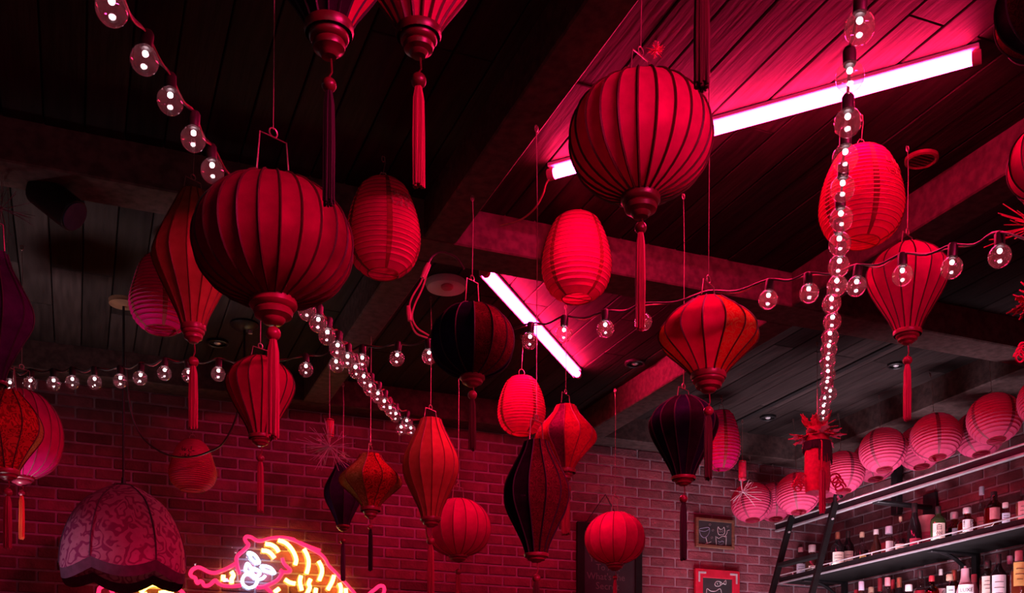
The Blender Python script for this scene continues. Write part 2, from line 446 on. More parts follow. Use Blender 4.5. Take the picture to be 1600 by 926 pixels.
def link(me, name, parent=None, loc=None, rotz=None):
    o = bpy.data.objects.new(name, me); COL.objects.link(o)
    if loc is not None: o.location = loc
    if rotz is not None: o.rotation_euler = (0, 0, rotz)
    if parent is not None: o.parent = parent
    return o
def thing(name, label, cat, loc=(0, 0, 0), group=None, rotz=0.0):
    o = bpy.data.objects.new(name, None); COL.objects.link(o)
    o.location = loc; o.rotation_euler = (0, 0, rotz); o.empty_display_size = 0.05
    o['label'] = label; o['category'] = cat
    if group: o['group'] = group
    return o
def struct(o, label=None):
    o['kind'] = 'structure'
    if label: o['label'] = label
    return o
def spline(pts, per=6, closed=False):
    """Catmull-Rom through points"""
    pts = [Vector(p) for p in pts]; n = len(pts); out = []
    if n < 3 and not closed:
        return pts
    rng = range(n) if closed else range(n - 1)
    for i in rng:
        if closed: p0, p1, p2, p3 = pts[i - 1], pts[i], pts[(i + 1) % n], pts[(i + 2) % n]
        else:
            p1, p2 = pts[i], pts[i + 1]
            p0 = pts[i - 1] if i > 0 else p1 * 2 - p2
            p3 = pts[i + 2] if i + 2 < n else p2 * 2 - p1
        for k in range(per):
            t = k / per
            out.append(0.5 * ((2 * p1) + (p2 - p0) * t + (2 * p0 - 5 * p1 + 4 * p2 - p3) * t * t + (3 * p1 - p0 - 3 * p2 + p3) * t ** 3))
    if not closed: out.append(pts[-1])
    return out
def prof_at(prof, n):
    """smooth resample of a profile given as (t, r)"""
    ts = [p[0] for p in prof]
    def val(t):
        for i in range(len(prof) - 1):
            if t <= ts[i + 1] + 1e-9:
                a, b = prof[i], prof[i + 1]
                p0 = prof[i - 1] if i > 0 else (2 * a[0] - b[0], 2 * a[1] - b[1])
                p3 = prof[i + 2] if i + 2 < len(prof) else (2 * b[0] - a[0], 2 * b[1] - a[1])
                m1 = (b[1] - p0[1]) / (b[0] - p0[0]); m2 = (p3[1] - a[1]) / (p3[0] - a[0])
                h = b[0] - a[0]; s = (t - a[0]) / h
                return ((2 * s ** 3 - 3 * s * s + 1) * a[1] + (s ** 3 - 2 * s * s + s) * h * m1 + (-2 * s ** 3 + 3 * s * s) * b[1] + (s ** 3 - s * s) * h * m2)
        return prof[-1][1]
    return [(k / n, val(k / n)) for k in range(n + 1)]
def text_mesh(body, size, mat, name='lettering'):
    cu = bpy.data.curves.new(name, 'FONT'); cu.body = body; cu.size = size
    cu.align_x = 'CENTER'; cu.align_y = 'CENTER'; cu.extrude = 0.0004; cu.resolution_u = 2
    o = bpy.data.objects.new(name, cu); COL.objects.link(o)
    bpy.context.view_layer.update()
    me = bpy.data.meshes.new_from_object(o.evaluated_get(bpy.context.evaluated_depsgraph_get()))
    bpy.data.objects.remove(o); bpy.data.curves.remove(cu)
    me.materials.clear(); me.materials.append(M[mat])
    return me
# ================================================================== THE ROOM
UL, UR, VF, VB = -3.0, 5.28, -3.5, 6.7
ZB, ZC = CAMZ + 2.10, CAMZ + 2.26            # underside of beams, of planks

struct(MB().box(UL, UR, VF, VB, -0.1, 0.0).build('floor', 'floor_wood', smooth=False))
ceiling = struct(MB().box(UL - 0.15, UR + 0.15, VF - 0.15, VB + 0.15, ZC + 0.02, ZC + 0.14).build('ceiling', 'ceiling_deck', smooth=False),
                 'dark plank ceiling above the lanterns')
# planks run towards the brick wall; each a piece of its own
PW = 0.138
plank_cache = {}
def plank(u0, v0, v1):
    Lq = round(v1 - v0, 3)
    if Lq not in plank_cache:
        plank_cache[Lq] = MB().cbox(0, PW - 0.005, 0, Lq - 0.004, 0, 0.022, 0.003).mesh('plank', 'plank_wood', smooth=False)
    link(plank_cache[Lq], 'plank', ceiling, (u0, v0, ZC - random.uniform(0, 0.003)))
ncol = int((UR - UL) / PW)
for k in range(ncol):
    u0 = UL + k * PW
    if u0 + PW > UR: break
    for a, b in ((0.9, 4.36), (4.36, 6.68)):
        cut = a + (b - a) * random.choice((0.3, 0.5, 0.7))
        if u0 < -0.6:
            plank(u0, a, b)
        else:
            plank(u0, a, cut); plank(u0, cut, b)
struct(MB().box(UL, UR, VF, 0.895, ZC, ZC + 0.02).build('trim_9', 'ceiling_deck', smooth=False))

# beams (grid of depth beams and cross beams), all with the underside at ZB
def beam(n, u0, u1, v0, v1, z0=ZB, z1=ZC + 0.03):
    o = MB().cbox(u0, u1, v0, v1, z0, z1, 0.006).build('trim_%d' % n, 'beam_wood', smooth=False)
    return struct(o)
beam(1, UL, UR, 4.26, 4.46)                              # cross beam
beam(2, UL, UR, 6.53, VB + 0.01)                          # along the back wall
beam(3, 1.33, 1.47, VF, 4.26)
beam(4, 1.28, 1.43, 4.46, 6.53)
beam(5, 3.15, 3.31, VF, 4.26)
beam(6, 3.15, 3.31, 4.46, 6.53)
beam(7, 4.86, UR + 0.01, VF, 4.26)
beam(8, 4.86, UR + 0.01, 4.46, 6.53)
# black lamp slot between two planks by the bar
struct(MB().cbox(4.21, 4.245, 4.46, 6.53, ZC - 0.012, ZC + 0.01, 0.002).build('trim_10', 'black_paint', smooth=False))
# grey batten on the underside of the back beam, near the pendant lamp
# ---- brick walls
CH, CL, JT = 0.0677, 0.203, 0.011
brick_mesh = []
for k in range(4):
    j = lambda a: random.uniform(-a, a)
    b = MB().cbox(-CL / 2 + JT / 2, CL / 2 - JT / 2, -0.004, 0.03, JT / 2, CH - JT / 2, 0.0045)
    b.v = [(x + j(0.0012), y + j(0.0014), z + j(0.0012)) for x, y, z in b.v]
    brick_mesh.append(b.mesh('brick', 'brick', smooth=False))
half_mesh = MB().cbox(-CL / 4 + JT / 2, CL / 4 - JT / 2, -0.004, 0.03, JT / 2, CH - JT / 2, 0.0045).mesh('brick', 'brick', smooth=False)
def proj(p):
    X = p.x * CO - p.y * SI; Y = p.x * SI + p.y * CO
    if Y < 0.2: return None
    return 800 + F * X / Y, HZ - F * (p.z - CAMZ) / Y, Y
def brick_wall(name, side, length, place, rotz, label, limit):
    """place(s, z) -> point on the wall face at run s"""
    if side == 'back': w = MB().box(UL, UR + 0.2, VB + 0.004, VB + 0.16, 0, ZB + 0.02)
    else: w = MB().box(UR + 0.004, UR + 0.16, VF, VB + 0.004, 0, ZB + 0.02)
    wall = struct(w.build(name, 'mortar', smooth=False), label)
    cells = []
    rows = int(ZB / CH)
    for r in range(rows):
        z = ZB - (r + 1) * CH
        off = CL / 2 if r % 2 else 0.0
        s = off
        while s + CL <= length + 1e-6:
            cells.append((s + CL / 2, z, False)); s += CL
        if off: cells.append((CL / 4, z, True))
    vis, rest = [], []
    for c in cells:
        q = proj(place(c[0], c[1] + CH / 2))
        if q and -25 < q[0] < 1625 and q[1] < 930: vis.append((q[2], c))
        else: rest.append(c)
    vis.sort(key=lambda t: t[0])
    keep = [c for _, c in vis[:limit]]; rest += [c for _, c in vis[limit:]]
    for s, z, h in keep:
        me = half_mesh if h else random.choice(brick_mesh)
        o = link(me, 'brick', wall, place(s, z), rotz)
    R = Matrix.Rotation(rotz, 3, 'Z'); run = MB()
    for s, z, h in rest:
        Lh = (CL / 4 if h else CL / 2) - JT / 2
        q = MB().cbox(-Lh, Lh, -0.004, 0.03, JT / 2, CH - JT / 2, 0.0045); p = place(s, z)
        run.add([R @ Vector(v) + p for v in q.v], q.f)
    o = run.build('brick_run', 'brick_run', wall, smooth=False); o['kind'] = 'stuff'
    return wall
brick_wall('wall_back', 'back', UR - UL, lambda s, z: Vector((UR - s, VB, z)), 0.0, 'red brick wall behind the neon sign and the chalkboards', 300)
brick_wall('wall_right', 'right', VB - VF, lambda s, z: Vector((UR, VB - s, z)), -math.pi / 2, 'red brick wall behind the bottle shelves', 300)
struct(MB().box(UL - 0.15, UL, VF, VB, 0, ZC + 0.02).build('wall_left', 'dark_plaster', smooth=False))
# front wall with an unseen strip window, added to light the lantern fronts
W0, W1, WZ0, WZ1 = -2.2, 1.8, 2.95, 3.6
fw = MB().box(UL, W0, VF - 0.15, VF, 0, ZC + 0.02).box(W1, UR, VF - 0.15, VF, 0, ZC + 0.02)
fw.box(W0, W1, VF - 0.15, VF, 0, WZ0).box(W0, W1, VF - 0.15, VF, WZ1, ZC + 0.02)
struct(fw.build('wall_front', 'dark_plaster', smooth=False))
win = struct(MB().box(W0, W1, VF - 0.09, VF - 0.08, WZ0, WZ1).build('fill_window_1', 'fill_window_light', smooth=False), 'unseen strip window behind the camera, added as fill light')
fr = MB()
for u in (W0, (W0 + W1) / 2 - 0.03, W1 - 0.06): fr.box(u, u + 0.06, VF - 0.08, VF - 0.02, WZ0, WZ1)
for z in (WZ0, WZ1 - 0.06): fr.box(W0, W1, VF - 0.08, VF - 0.02, z, z + 0.06)
fr.build('fill_window_frame', 'black_paint', win, smooth=False)

# ------------------------------------------------------------------ ceiling fittings
def downlight(px, py, r, label, mat='black_metal', grille=False):
    p = PZ(px, py, ZC)
    t = thing('ceiling_grille' if grille else 'downlight', label, 'vent' if grille else 'downlight', (p.x, p.y, ZC - 0.003))
    MB().lathe([(r, 0), (r, -0.012), (r * 0.86, -0.016), (r * 0.74, -0.012), (r * 0.74, -0.002)], 32, cap0=True, cap1=False).build('trim_ring', mat, t)
    MB().lathe([(r * 0.74, -0.003), (r * 0.4, -0.0035), (0.001, -0.004)], 32, cap0=False, cap1=False).build('baffle', 'black_paint', t)
    if grille:
        for k in range(5):
            y = (k - 2) * r * 0.28; h = math.sqrt(max(0, (r * 0.72) ** 2 - y * y))
            MB().cbox(-h, h, y - 0.004, y + 0.004, -0.012, -0.006, 0.001).build('slat', mat, t, smooth=False)
    else:
        MB().lathe([(r * 0.30, -0.004), (r * 0.32, -0.010), (r * 0.18, -0.015), (0.002, -0.016)], 20, cap0=False).build('lamp_lens', 'steel', t)
    return t
downlight(992, 565, 0.06, 'dark recessed downlight in the pink-lit planks right of the short tube lamp')
downlight(1200, 650, 0.055, 'recessed downlight above the paper lantern row, beside the black ceiling slot')
downlight(1400, 568, 0.050, 'small recessed downlight beside the tassel of the pink teardrop lantern')
downlight(340, 533, 0.060, 'dark recessed downlight in the ceiling beside the tassel of the orange spindle lantern')
downlight(1440, 245, 0.062, 'round slatted ceiling grille beside the tall paper lantern under the long tube', 'red_wood', True)
# smoke detector / wireless unit
p = PZ(697, 440, ZC)
t = thing('ceiling_sensor', 'round white sensor unit on the ceiling beside the short tube lamp', 'sensor', (p.x, p.y, ZC - 0.002))
MB().lathe([(0.098, 0), (0.100, -0.012), (0.092, -0.030), (0.070, -0.038), (0.001, -0.040)], 40, cap0=True, cap1=False).build('housing', 'white_plastic', t)
MB().lathe([(0.030, -0.036), (0.030, -0.046), (0.024, -0.052), (0.001, -0.053)], 24, center=(-0.01, -0.045, 0), cap1=False).build('sensor_dome', 'pink_plastic', t)

# ------------------------------------------------------------------ red tube lamps
def tube_lamp(label, a, b, side, lmat='tube_red', lip=0.035, name='tube_light'):
    """a, b: ends on the ceiling; side: +1/-1 which side the shielding lip stands on"""
    a, b = Vector((a.x, a.y, ZC)), Vector((b.x, b.y, ZC))
    d = (b - a); Lh = d.length; rz = math.atan2(d.y, d.x)
    t = thing(name, label, 'tube light', (a.x, a.y, ZC - 0.004), 'red tube lamps on the ceiling', rz)
    s = side
    h = MB().cbox(-0.02, Lh + 0.02, -0.022, 0.022, -0.012, 0.003, 0.002)
    y0, y1 = sorted((s * 0.022, s * 0.030))
    if s: h.cbox(-0.02, Lh + 0.02, y0, y1, -lip, 0.003, 0.002)
    h.build('housing', 'white_plastic', t, smooth=False)
    MB().tube([(0, 0, -0.034), (Lh / 2, 0, -0.034), (Lh, 0, -0.034)], 0.019, 16).build('lamp_tube', lmat, t)
    for x0, x1 in ((-0.025, 0.002), (Lh - 0.002, Lh + 0.025)):
        MB().tube([(x0, 0, -0.034), (x1, 0, -0.034)], 0.0215, 16).build('end_cap', 'pink_plastic', t)
    return t
tz = ZC - 0.038
T1a, T1b = PZ(866, 271, tz), PZ(1520, 92, tz)
T2a, T2b = PZ(760, 427, tz), PZ(902, 584, tz)
tube_lamp('long glowing red tube lamp on the ceiling behind the big round lantern', T1a, T1b, +1)
tube_lamp('short-looking glowing red tube lamp slanting down the ceiling above the dark round lantern', T2a, T2b, +1, lip=0.050)
tube_lamp('unseen glowing red tube lamp assumed on the ceiling above the camera', Vector((1.8, -1.3, 0)), Vector((2.5, 0.03, 0)), 0, 'tube_red_assumed')  # assumed lamp out of view, lights lantern fronts and beam faces
# feed cable of the long tube, drooping to the cross beam
pts = [P(862, 273, 4.18), P(853, 288, 4.19), P(848, 304, 4.21), P(835, 326, 4.25), P(812, 344, 4.32), P(782, 352, 4.40)]
o = MB().tube(spline(pts, 6), 0.0035, 6).build('lamp_cable', 'red_cable', recenter=True)
o['label'] = 'thin cable drooping from the end of the long red tube lamp'; o['category'] = 'cable'
# power cord with plug and inline switch by the sensor
t = thing('power_cord', 'looped pink power cord with plug and inline switch hanging left of the dark round lantern', 'cord', P(655, 470, 4.5))
base = Vector(t.location)
def rel(px, py, Y): return P(px, py, Y) - base
MB().tube(spline([rel(664, 422, 4.5), rel(658, 440, 4.5), rel(645, 462, 4.5), rel(640, 478, 4.5), rel(641, 500, 4.5), rel(650, 520, 4.5), rel(668, 528, 4.5)], 6), 0.004, 6).build('cord_loop', 'pink_plastic', t)
MB().tube(spline([rel(668, 424, 4.52), rel(660, 450, 4.52), rel(648, 476, 4.52), rel(644, 495, 4.52), rel(652, 512, 4.52), rel(670, 524, 4.52)], 6), 0.004, 6).build('cord_loop', 'pink_plastic', t)
MB().tube([rel(670, 412, 4.5), rel(666, 420, 4.5), rel(660, 434, 4.5)], [0.010, 0.013, 0.010], 10).build('plug', 'pink_plastic', t)
MB().tube([rel(638, 478, 4.48), rel(639, 490, 4.48), rel(640, 501, 4.48)], [0.009, 0.011, 0.009], 8).build('inline_switch', 'pink_plastic', t)
MB().tube(spline([rel(668, 412, 4.5), rel(676, 400, 4.5), rel(690, 394, 4.5), rel(712, 402, 4.5), rel(725, 420, 4.5)], 6), 0.005, 6).build('lead', 'black_cable', t)
# black spotlight at the left, under the cross beam
c = P(88, 315, 4.05)
t = thing('spotlight', 'black cylinder spotlight under the dark cross beam at the far left', 'spotlight', (c.x, c.y, ZB))
ax = (P(106, 344, 4.04) - P(58, 306, 4.06)).normalized(); off = c - Vector(t.location)
rr = 0.062
MB().tube([off - ax * 0.10, off - ax * 0.09, off + ax * 0.09, off + ax * 0.095], [rr * 0.8, rr, rr, rr * 0.95], 20).build('lamp_body', 'black_metal', t)
MB().tube([off + ax * 0.094, off + ax * 0.099], rr * 0.86, 20).build('lens', 'lens_blue', t)
MB().tube([(0, 0, 0.0), (0, 0, -0.03), off * 0.8 + Vector((0, 0, 0.03)), off], 0.012, 8).build('bracket', 'black_metal', t)
# ================================================================== LANTERNS
PROF = {
    'globe': [(0, .26), (.06, .50), (.16, .74), (.30, .92), (.5, 1.0), (.70, .93), (.84, .76), (.94, .52), (1, .26)],
    'oblate': [(0, .28), (.04, .48), (.13, .74), (.28, .93), (.47, 1.0), (.67, .94), (.83, .76), (.94, .52), (1, .26)],
    'spindle': [(0, .31), (.10, .40), (.27, .68), (.42, .93), (.53, 1.0), (.64, .94), (.80, .67), (.92, .45), (1, .36)],
    'tallspindle': [(0, .26), (.10, .37), (.27, .66), (.42, .92), (.50, 1.0), (.58, .96), (.75, .72), (.90, .47), (1, .30)],
    'drop': [(0, .27), (.15, .42), (.33, .66), (.52, .90), (.66, 1.0), (.76, .96), (.87, .77), (.95, .52), (1, .34)],
    'diamond': [(0, .22), (.12, .34), (.30, .66), (.45, .96), (.53, 1.0), (.61, .95), (.76, .68), (.90, .42), (1, .32)],
    'onion': [(0, .30), (.10, .40), (.28, .68), (.45, .95), (.56, 1.0), (.66, .95), (.80, .76), (.92, .50), (1, .34)],
    'barrel': [(0, .42), (.04, .60), (.12, .81), (.25, .95), (.38, 1.0), (.55, .96), (.72, .86), (.86, .73), (.95, .61), (1, .46)],
    'pear': [(0, .50), (.05, .68), (.14, .87), (.28, .99), (.40, 1.0), (.60, .88), (.80, .74), (.93, .58), (1, .40)],
    'ball': [(0, .34), (.05, .54), (.16, .78), (.32, .95), (.5, 1.0), (.68, .95), (.84, .78), (.95, .54), (1, .34)],
}
def add_tassel(t, z0, z1, w, mat, seed=0):
    """hanging bunch of threads from z0 down to z1 (local), width w"""
    rnd = random.Random(seed); b = MB(); r = w / 2
    for k in range(26):
        a = k * 2.39996; q = r * 0.80 * math.sqrt((k + 0.5) / 26.0)
        x, y = math.cos(a) * q, math.sin(a) * q
        e = z1 + rnd.uniform(0, 0.05) * (z0 - z1)
        tw = r * 0.27
        b.tube([(x * .45, y * .45, z0), (x * .85, y * .85, z0 + (z1 - z0) * .12), (x, y, z0 + (z1 - z0) * .5), (x * 1.08 + rnd.uniform(-.1, .1) * r, y * 1.08, e)], [tw * .8, tw, tw, tw * .6], 5)
    b.build('tassel', mat, t)
def wire_handle(t, z, half, h, ring=True, r=0.0022, rotz=0.3):
    """bent wire yoke above the collar with a ring on top; returns the ring top height"""
    b = MB(); c, s = math.cos(rotz), math.sin(rotz)
    q = [(-half * 1.25, z - 0.01), (-half, z + h), (half, z + h), (half * 1.25, z - 0.01)]
    b.tube([(x * c, x * s, zz) for x, zz in q], r, 5)
    b.build('handle', 'wire', t)
    top = z + h
    if ring:
        rr = max(0.010, half * 0.30)
        MB().tube([(rr * math.cos(a) * c, rr * math.cos(a) * s, top + rr + rr * math.sin(a)) for a in [k * math.pi / 8 for k in range(16)]], r, 5, closed=True).build('ring', 'wire', t)
        top += 2 * rr
    return top
def add_string(t, z0, ztop, mat='wire', r=0.0014, lean=0.0):
    L = ztop - z0
    if L < 0.02: return
    b = MB().tube([(0, 0, z0 - 0.004), (lean * .4, 0, z0 + L * .3), (lean, 0, z0 + L * .7), (0, 0, ztop)], r, 5)
    b.tube([(0.006 * math.cos(a), 0, ztop - 0.012 + 0.012 * math.sin(a)) for a in [k * math.pi / 5 for k in range(10)]], 0.002, 4, closed=True)
    b.build('hanging_wire', mat, t)

def silk_lantern(label, px, ytop, ybase, w, Y, prof, panel, N=16, rib='rib_dark', base='red_wood', tassel=None, ring_y=None,
                 top='ceil', rot=0.1, sil=False, group='silk lanterns hung from the ceiling', tw=13, bead=True, alt=None, collar=True,
                 rib_r=0.0028, fin=0.16, tmat='tassel_red', bead_mat=None, hand=True):
    """px: axis column; ytop/ybase: rows of the cloth's top and bottom (axis, or outline if sil); w: width in px; Y: distance"""
    if sil:
        half = (ybase - ytop) / 2; yc = (ytop + ybase) / 2; k = (HZ - yc) / F * w / 2
        hh = math.sqrt(max(half * half - k * k * 0.92, (0.45 * half) ** 2))
        ytop, ybase = yc - hh, yc + hh
    m = MPP(Y); R = w / 2 * m; Hh = (ybase - ytop) * m
    o = P(px, ybase, Y)
    t = thing('silk_lantern', label, 'lantern', o, group)
    pr = prof_at(PROF[prof], 18)
    dA = math.pi / N; pm = {}
    def panel_mesh(mat):
        vs, fs = [], []
        for tt, r in pr:
            for a, sg in ((-dA, 1.0), (-dA * .4, 0.985), (dA * .4, 0.985), (dA, 1.0)):
                q = R * r * math.cos(dA) / math.cos(a) * sg if abs(a) < dA else R * r
                vs.append((q * math.cos(a), q * math.sin(a), tt * Hh))
        n = len(pr)
        for j in range(n - 1):
            for k in range(3):
                fs.append((j * 4 + k, j * 4 + k + 1, (j + 1) * 4 + k + 1, (j + 1) * 4 + k))
        return MB().add(vs, fs).mesh('panel', mat)
    mats = alt or [panel]
    cam_a = math.atan2(-o.y, -o.x)
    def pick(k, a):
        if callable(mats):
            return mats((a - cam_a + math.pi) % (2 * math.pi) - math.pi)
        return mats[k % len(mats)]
    rm = MB().tube([(R * r + rib_r * 0.2, 0, tt * Hh) for tt, r in pr], rib_r, 4).mesh('rib', rib)
    for k in range(N):
        a = 2 * math.pi * k / N + rot
        mt = pick(k, a)
        if mt not in pm: pm[mt] = panel_mesh(mt)
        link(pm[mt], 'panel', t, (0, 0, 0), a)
        link(rm, 'rib', t, (0, 0, 0), a + dA)
    rb, rt = R * pr[0][1], R * pr[-1][1]
    # turned wooden base, stepped and rounded
    f = max(fin * 2 * R, 0.02)
    MB().lathe([(rb * 0.98, 0.006), (rb * 1.06, 0.002), (rb * 1.08, -f * .22), (rb * 0.98, -f * .34), (rb * 0.84, -f * .38), (rb * 0.90, -f * .48), (rb * 0.84, -f * .66), (rb * 0.56, -f * .78),
                (rb * 0.52, -f * .86), (rb * 0.40, -f * .97), (rb * 0.05, -f)], 28).build('base', base, t)
    if collar:
        MB().lathe([(rt * 1.0, -0.004), (rt * 1.06, 0.004), (rt * 1.04, f * .30), (rt * 0.92, f * .34), (rt * .90, 0.0)], 28, cap0=False, cap1=False).build('collar', base, t)
    zt = Hh + (f * .3 if collar else 0)
    if hand:
        rh = (P(px, ring_y, Y).z - o.z) if ring_y else zt + 0.12
        top_z = wire_handle(t, zt, max(0.018, rt * 0.75), max(0.03, rh - zt - 0.03), rotz=0.35 + rot)
    else: top_z = zt
    zc = {'ceil': ZC, 'beam': ZB}.get(top, top)
    if isinstance(zc, tuple): zc = P(px, zc[1], Y).z
    add_string(t, top_z, zc - o.z, lean=0.004)
    if tassel:
        y0, y1 = tassel
        zb0 = P(px, y0, Y).z - o.z; z1 = P(px, y1, Y).z - o.z
        br = max(0.011, tw * m * 0.56)
        MB().tube([(0.004, 0, -f * .95), (0.006, 0, (zb0 - f) / 2), (0, 0, zb0 + br)], 0.0022, 5).build('cord', bead_mat or base, t)
        if bead:
            MB().sphere((0, 0, zb0), br, 16, 10, 0.95).build('bead', bead_mat or base, t)
        add_tassel(t, zb0 - br * 0.85, z1, tw * m, tmat, seed=int(px))
    return t

def paper_lantern(label, px, ytop, ybase, w, Y, prof='barrel', mat='paper_red', ridges=20, sil=True, ring_y=None, top='ceil', rot=0.4,
                  seams=6, letters=None, group='ribbed paper lanterns hung from the ceiling', tilt=(0, 0), string=True):
    if sil:
        half = (ybase - ytop) / 2; yc = (ytop + ybase) / 2; k = (HZ - yc) / F * w / 2
        hh = math.sqrt(max(half * half - k * k * 0.85, (0.5 * half) ** 2))
        ytop, ybase = yc - hh, yc + hh
    m = MPP(Y); R = w / 2 * m; Hh = (ybase - ytop) * m
    o = P(px, ybase, Y)
    t = thing('paper_lantern', label, 'lantern', o, group)
    t.rotation_euler = (tilt[0], tilt[1], 0)
    pr = prof_at(PROF[prof], ridges * 2)
    rows = []
    for i, (tt, r) in enumerate(pr):
        rows.append((R * r * (1.0 if i % 2 == 0 else 0.962), tt * Hh))
    MB().lathe(rows, 40, cap0=False, cap1=False).build('paper_shade', mat, t, sharp=12)
    wr = MB()
    for i in range(2, len(rows) - 1, 2):
        r, z = rows[i]
        wr.tube([((r + 0.0003) * math.cos(a), (r + 0.0003) * math.sin(a), z) for a in [k * math.pi / 20 for k in range(40)]], 0.0007 if mat == 'paper_pink' else 0.0010, 4, closed=True)
    wr.build('wire_spiral', 'rib_red', t)
    # folded paper seams running down the shade
    wa = 0.011 / R
    vs, fs = [], []
    for i, (r, z) in enumerate(rows):
        for a in (-wa, wa): vs.append(((r + 0.0016) * math.cos(a), (r + 0.0016) * math.sin(a), z))
    for i in range(len(rows) - 1): fs.append((2 * i, 2 * i + 1, 2 * i + 3, 2 * i + 2))
    sm = MB().add(vs, fs).mesh('seam', 'rib_red' if mat == 'paper_pink' else 'paper_rib')
    for k in range(seams): link(sm, 'seam', t, (0, 0, 0), 2 * math.pi * k / seams + rot)
    for z, r in ((0, rows[0][0]), (Hh, rows[-1][0])):
        MB().tube([(r * math.cos(a), r * math.sin(a), z) for a in [k * math.pi / 12 for k in range(24)]], 0.0022, 5, closed=True).build('hoop', 'paper_rib', t)
    # wire crossbar with loop
    rt = rows[-1][0]
    MB().tube([(-rt, 0, 0.002), (rt, 0, 0.002)], 0.0016, 5).build('cross_wire', 'paper_rib', t)
    rh = (P(px, ring_y, Y).z - o.z) if ring_y else Hh + 0.035
    hw = 0.016
    MB().tube([(-rt, 0, Hh), (-hw, 0, Hh), (-hw, 0, rh - 0.012), (-hw * .5, 0, rh), (hw * .5, 0, rh), (hw, 0, rh - 0.012), (hw, 0, Hh), (rt, 0, Hh)], 0.002, 5).build('handle', 'wire', t)
    zc = {'ceil': ZC, 'beam': ZB}.get(top, top)
    if isinstance(zc, tuple): zc = P(px, zc[1], Y).z
    if string: add_string(t, rh, zc - o.z, lean=0.008)
    if letters:
        ang, zf, lm, big = letters
        b = MB(); rnd = random.Random(int(px))
        for row in range(2):
            for k in range(4 - row):
                a0 = ang + (k - 1.5) * 0.16 * big
                for s_ in range(3):
                    pts = []
                    aa = a0 + rnd.uniform(-.05, .05) * big; zz = zf * Hh - row * 0.030 * big + rnd.uniform(-.008, .008)
                    da, dz = rnd.choice(((0.10, 0.0), (0.0, 0.018), (0.06, 0.012), (-0.05, 0.014)))
                    for q in range(4):
                        an = aa + da * big * q / 3; z = zz + dz * big * q / 3
                        # radius of the shade there
                        f_ = min(max(z / Hh, 0), 1) * (len(pr) - 1); i = int(f_); i2 = min(i + 1, len(pr) - 1)
                        r = R * (pr[i][1] + (pr[i2][1] - pr[i][1]) * (f_ - i)) + 0.001
                        pts.append((r * math.cos(an), r * math.sin(an), z))
                    b.tube(pts, 0.0016 * big, 4)
        b.build('lettering', lm, t)
    return t
AIM = math.atan2(-CO, -SI)        # local angle that faces the camera

# ---- big and near
silk_lantern('large round red silk lantern hanging in front of the orange spindle lantern', 427, 286, 470, 246, 2.75, 'oblate', 'silk_dark_red', 24,
             tassel=(521, 686), ring_y=196, rot=0.05, tw=21, rib_r=0.0032, fin=.15)
silk_lantern('large round red silk lantern hanging in front of the long tube lamp', 1001, 129, 307, 222, 3.1, 'globe', 'silk_crimson', 24,
             tassel=(356, 516), ring_y=70, rot=0.11, tw=17, base='dark_red_wood', rib_r=0.0040, fin=.15, hand=True)
silk_lantern('dark teardrop lantern cut by the top edge, beside the red one with the long tassel', 514, -150, 52, 215, 2.2, 'drop', 'silk_black', 14,
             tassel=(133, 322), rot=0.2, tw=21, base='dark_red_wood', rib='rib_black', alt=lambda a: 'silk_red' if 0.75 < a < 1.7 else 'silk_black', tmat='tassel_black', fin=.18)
silk_lantern('red teardrop silk lantern cut by the top edge, with a long red tassel', 654, -130, 57, 200, 2.5, 'drop', 'silk_crimson', 16,
             tassel=(126, 294), rot=0.05, tw=22, base='dark_red_wood', rib_r=0.004, fin=.16)
# ---- left group
silk_lantern('orange spindle silk lantern behind the large round lantern', 302, 300, 515, 124, 4.0, 'tallspindle', 'silk_orange', 14,
             tassel=(565, 672), ring_y=272, rot=0.2, tw=15, rib='rib_brown', fin=.17)
paper_lantern('plain red paper lantern half hidden behind the orange spindle lantern', 252, 398, 519, 97, 4.75, 'pear', 'paper_red', seams=5, rot=1.0)
silk_lantern('red teardrop silk lantern in front of the string lights, under the large round lantern', 407, 560, 684, 106, 4.25, 'drop', 'silk_red', 16,
             tassel=(716, 801), ring_y=543, rot=0.1, tw=11, fin=.12)
paper_lantern('red pear-shaped paper lantern with black writing, beside the floral lampshade', 301, 688, 767, 73, 5.9, 'pear', 'paper_pink', 26, seams=0,
              letters=(AIM, 0.70, 'ink', 1.0), top='ceil')
silk_lantern('purple-black diamond lantern cut by the left edge, above the patterned lantern', -8, 395, 600, 112, 3.3, 'diamond', 'silk_purple', 10,
             rot=0.25, rib='rib_black', base='dark_red_wood', fin=.10)
silk_lantern('red lantern with dark floral brocade, cut by the left edge', 12, 612, 738, 104, 4.3, 'onion', 'brocade_red', 10, alt=lambda a: 'brocade_red' if -2.2 < a < 1.0 else 'brocade_olive',
             tassel=(769, 858), rot=0.45, tw=13, fin=.12, rib='rib_dark', top='ceil')
silk_lantern('plain red round lantern behind the brocade lantern at the left edge', 34, 609, 748, 121, 4.85, 'oblate', 'silk_crimson', 18, sil=True,
             tassel=(770, 843), rib='rib_red', rot=0.1, tw=9, tmat='tassel_orange', fin=.10)
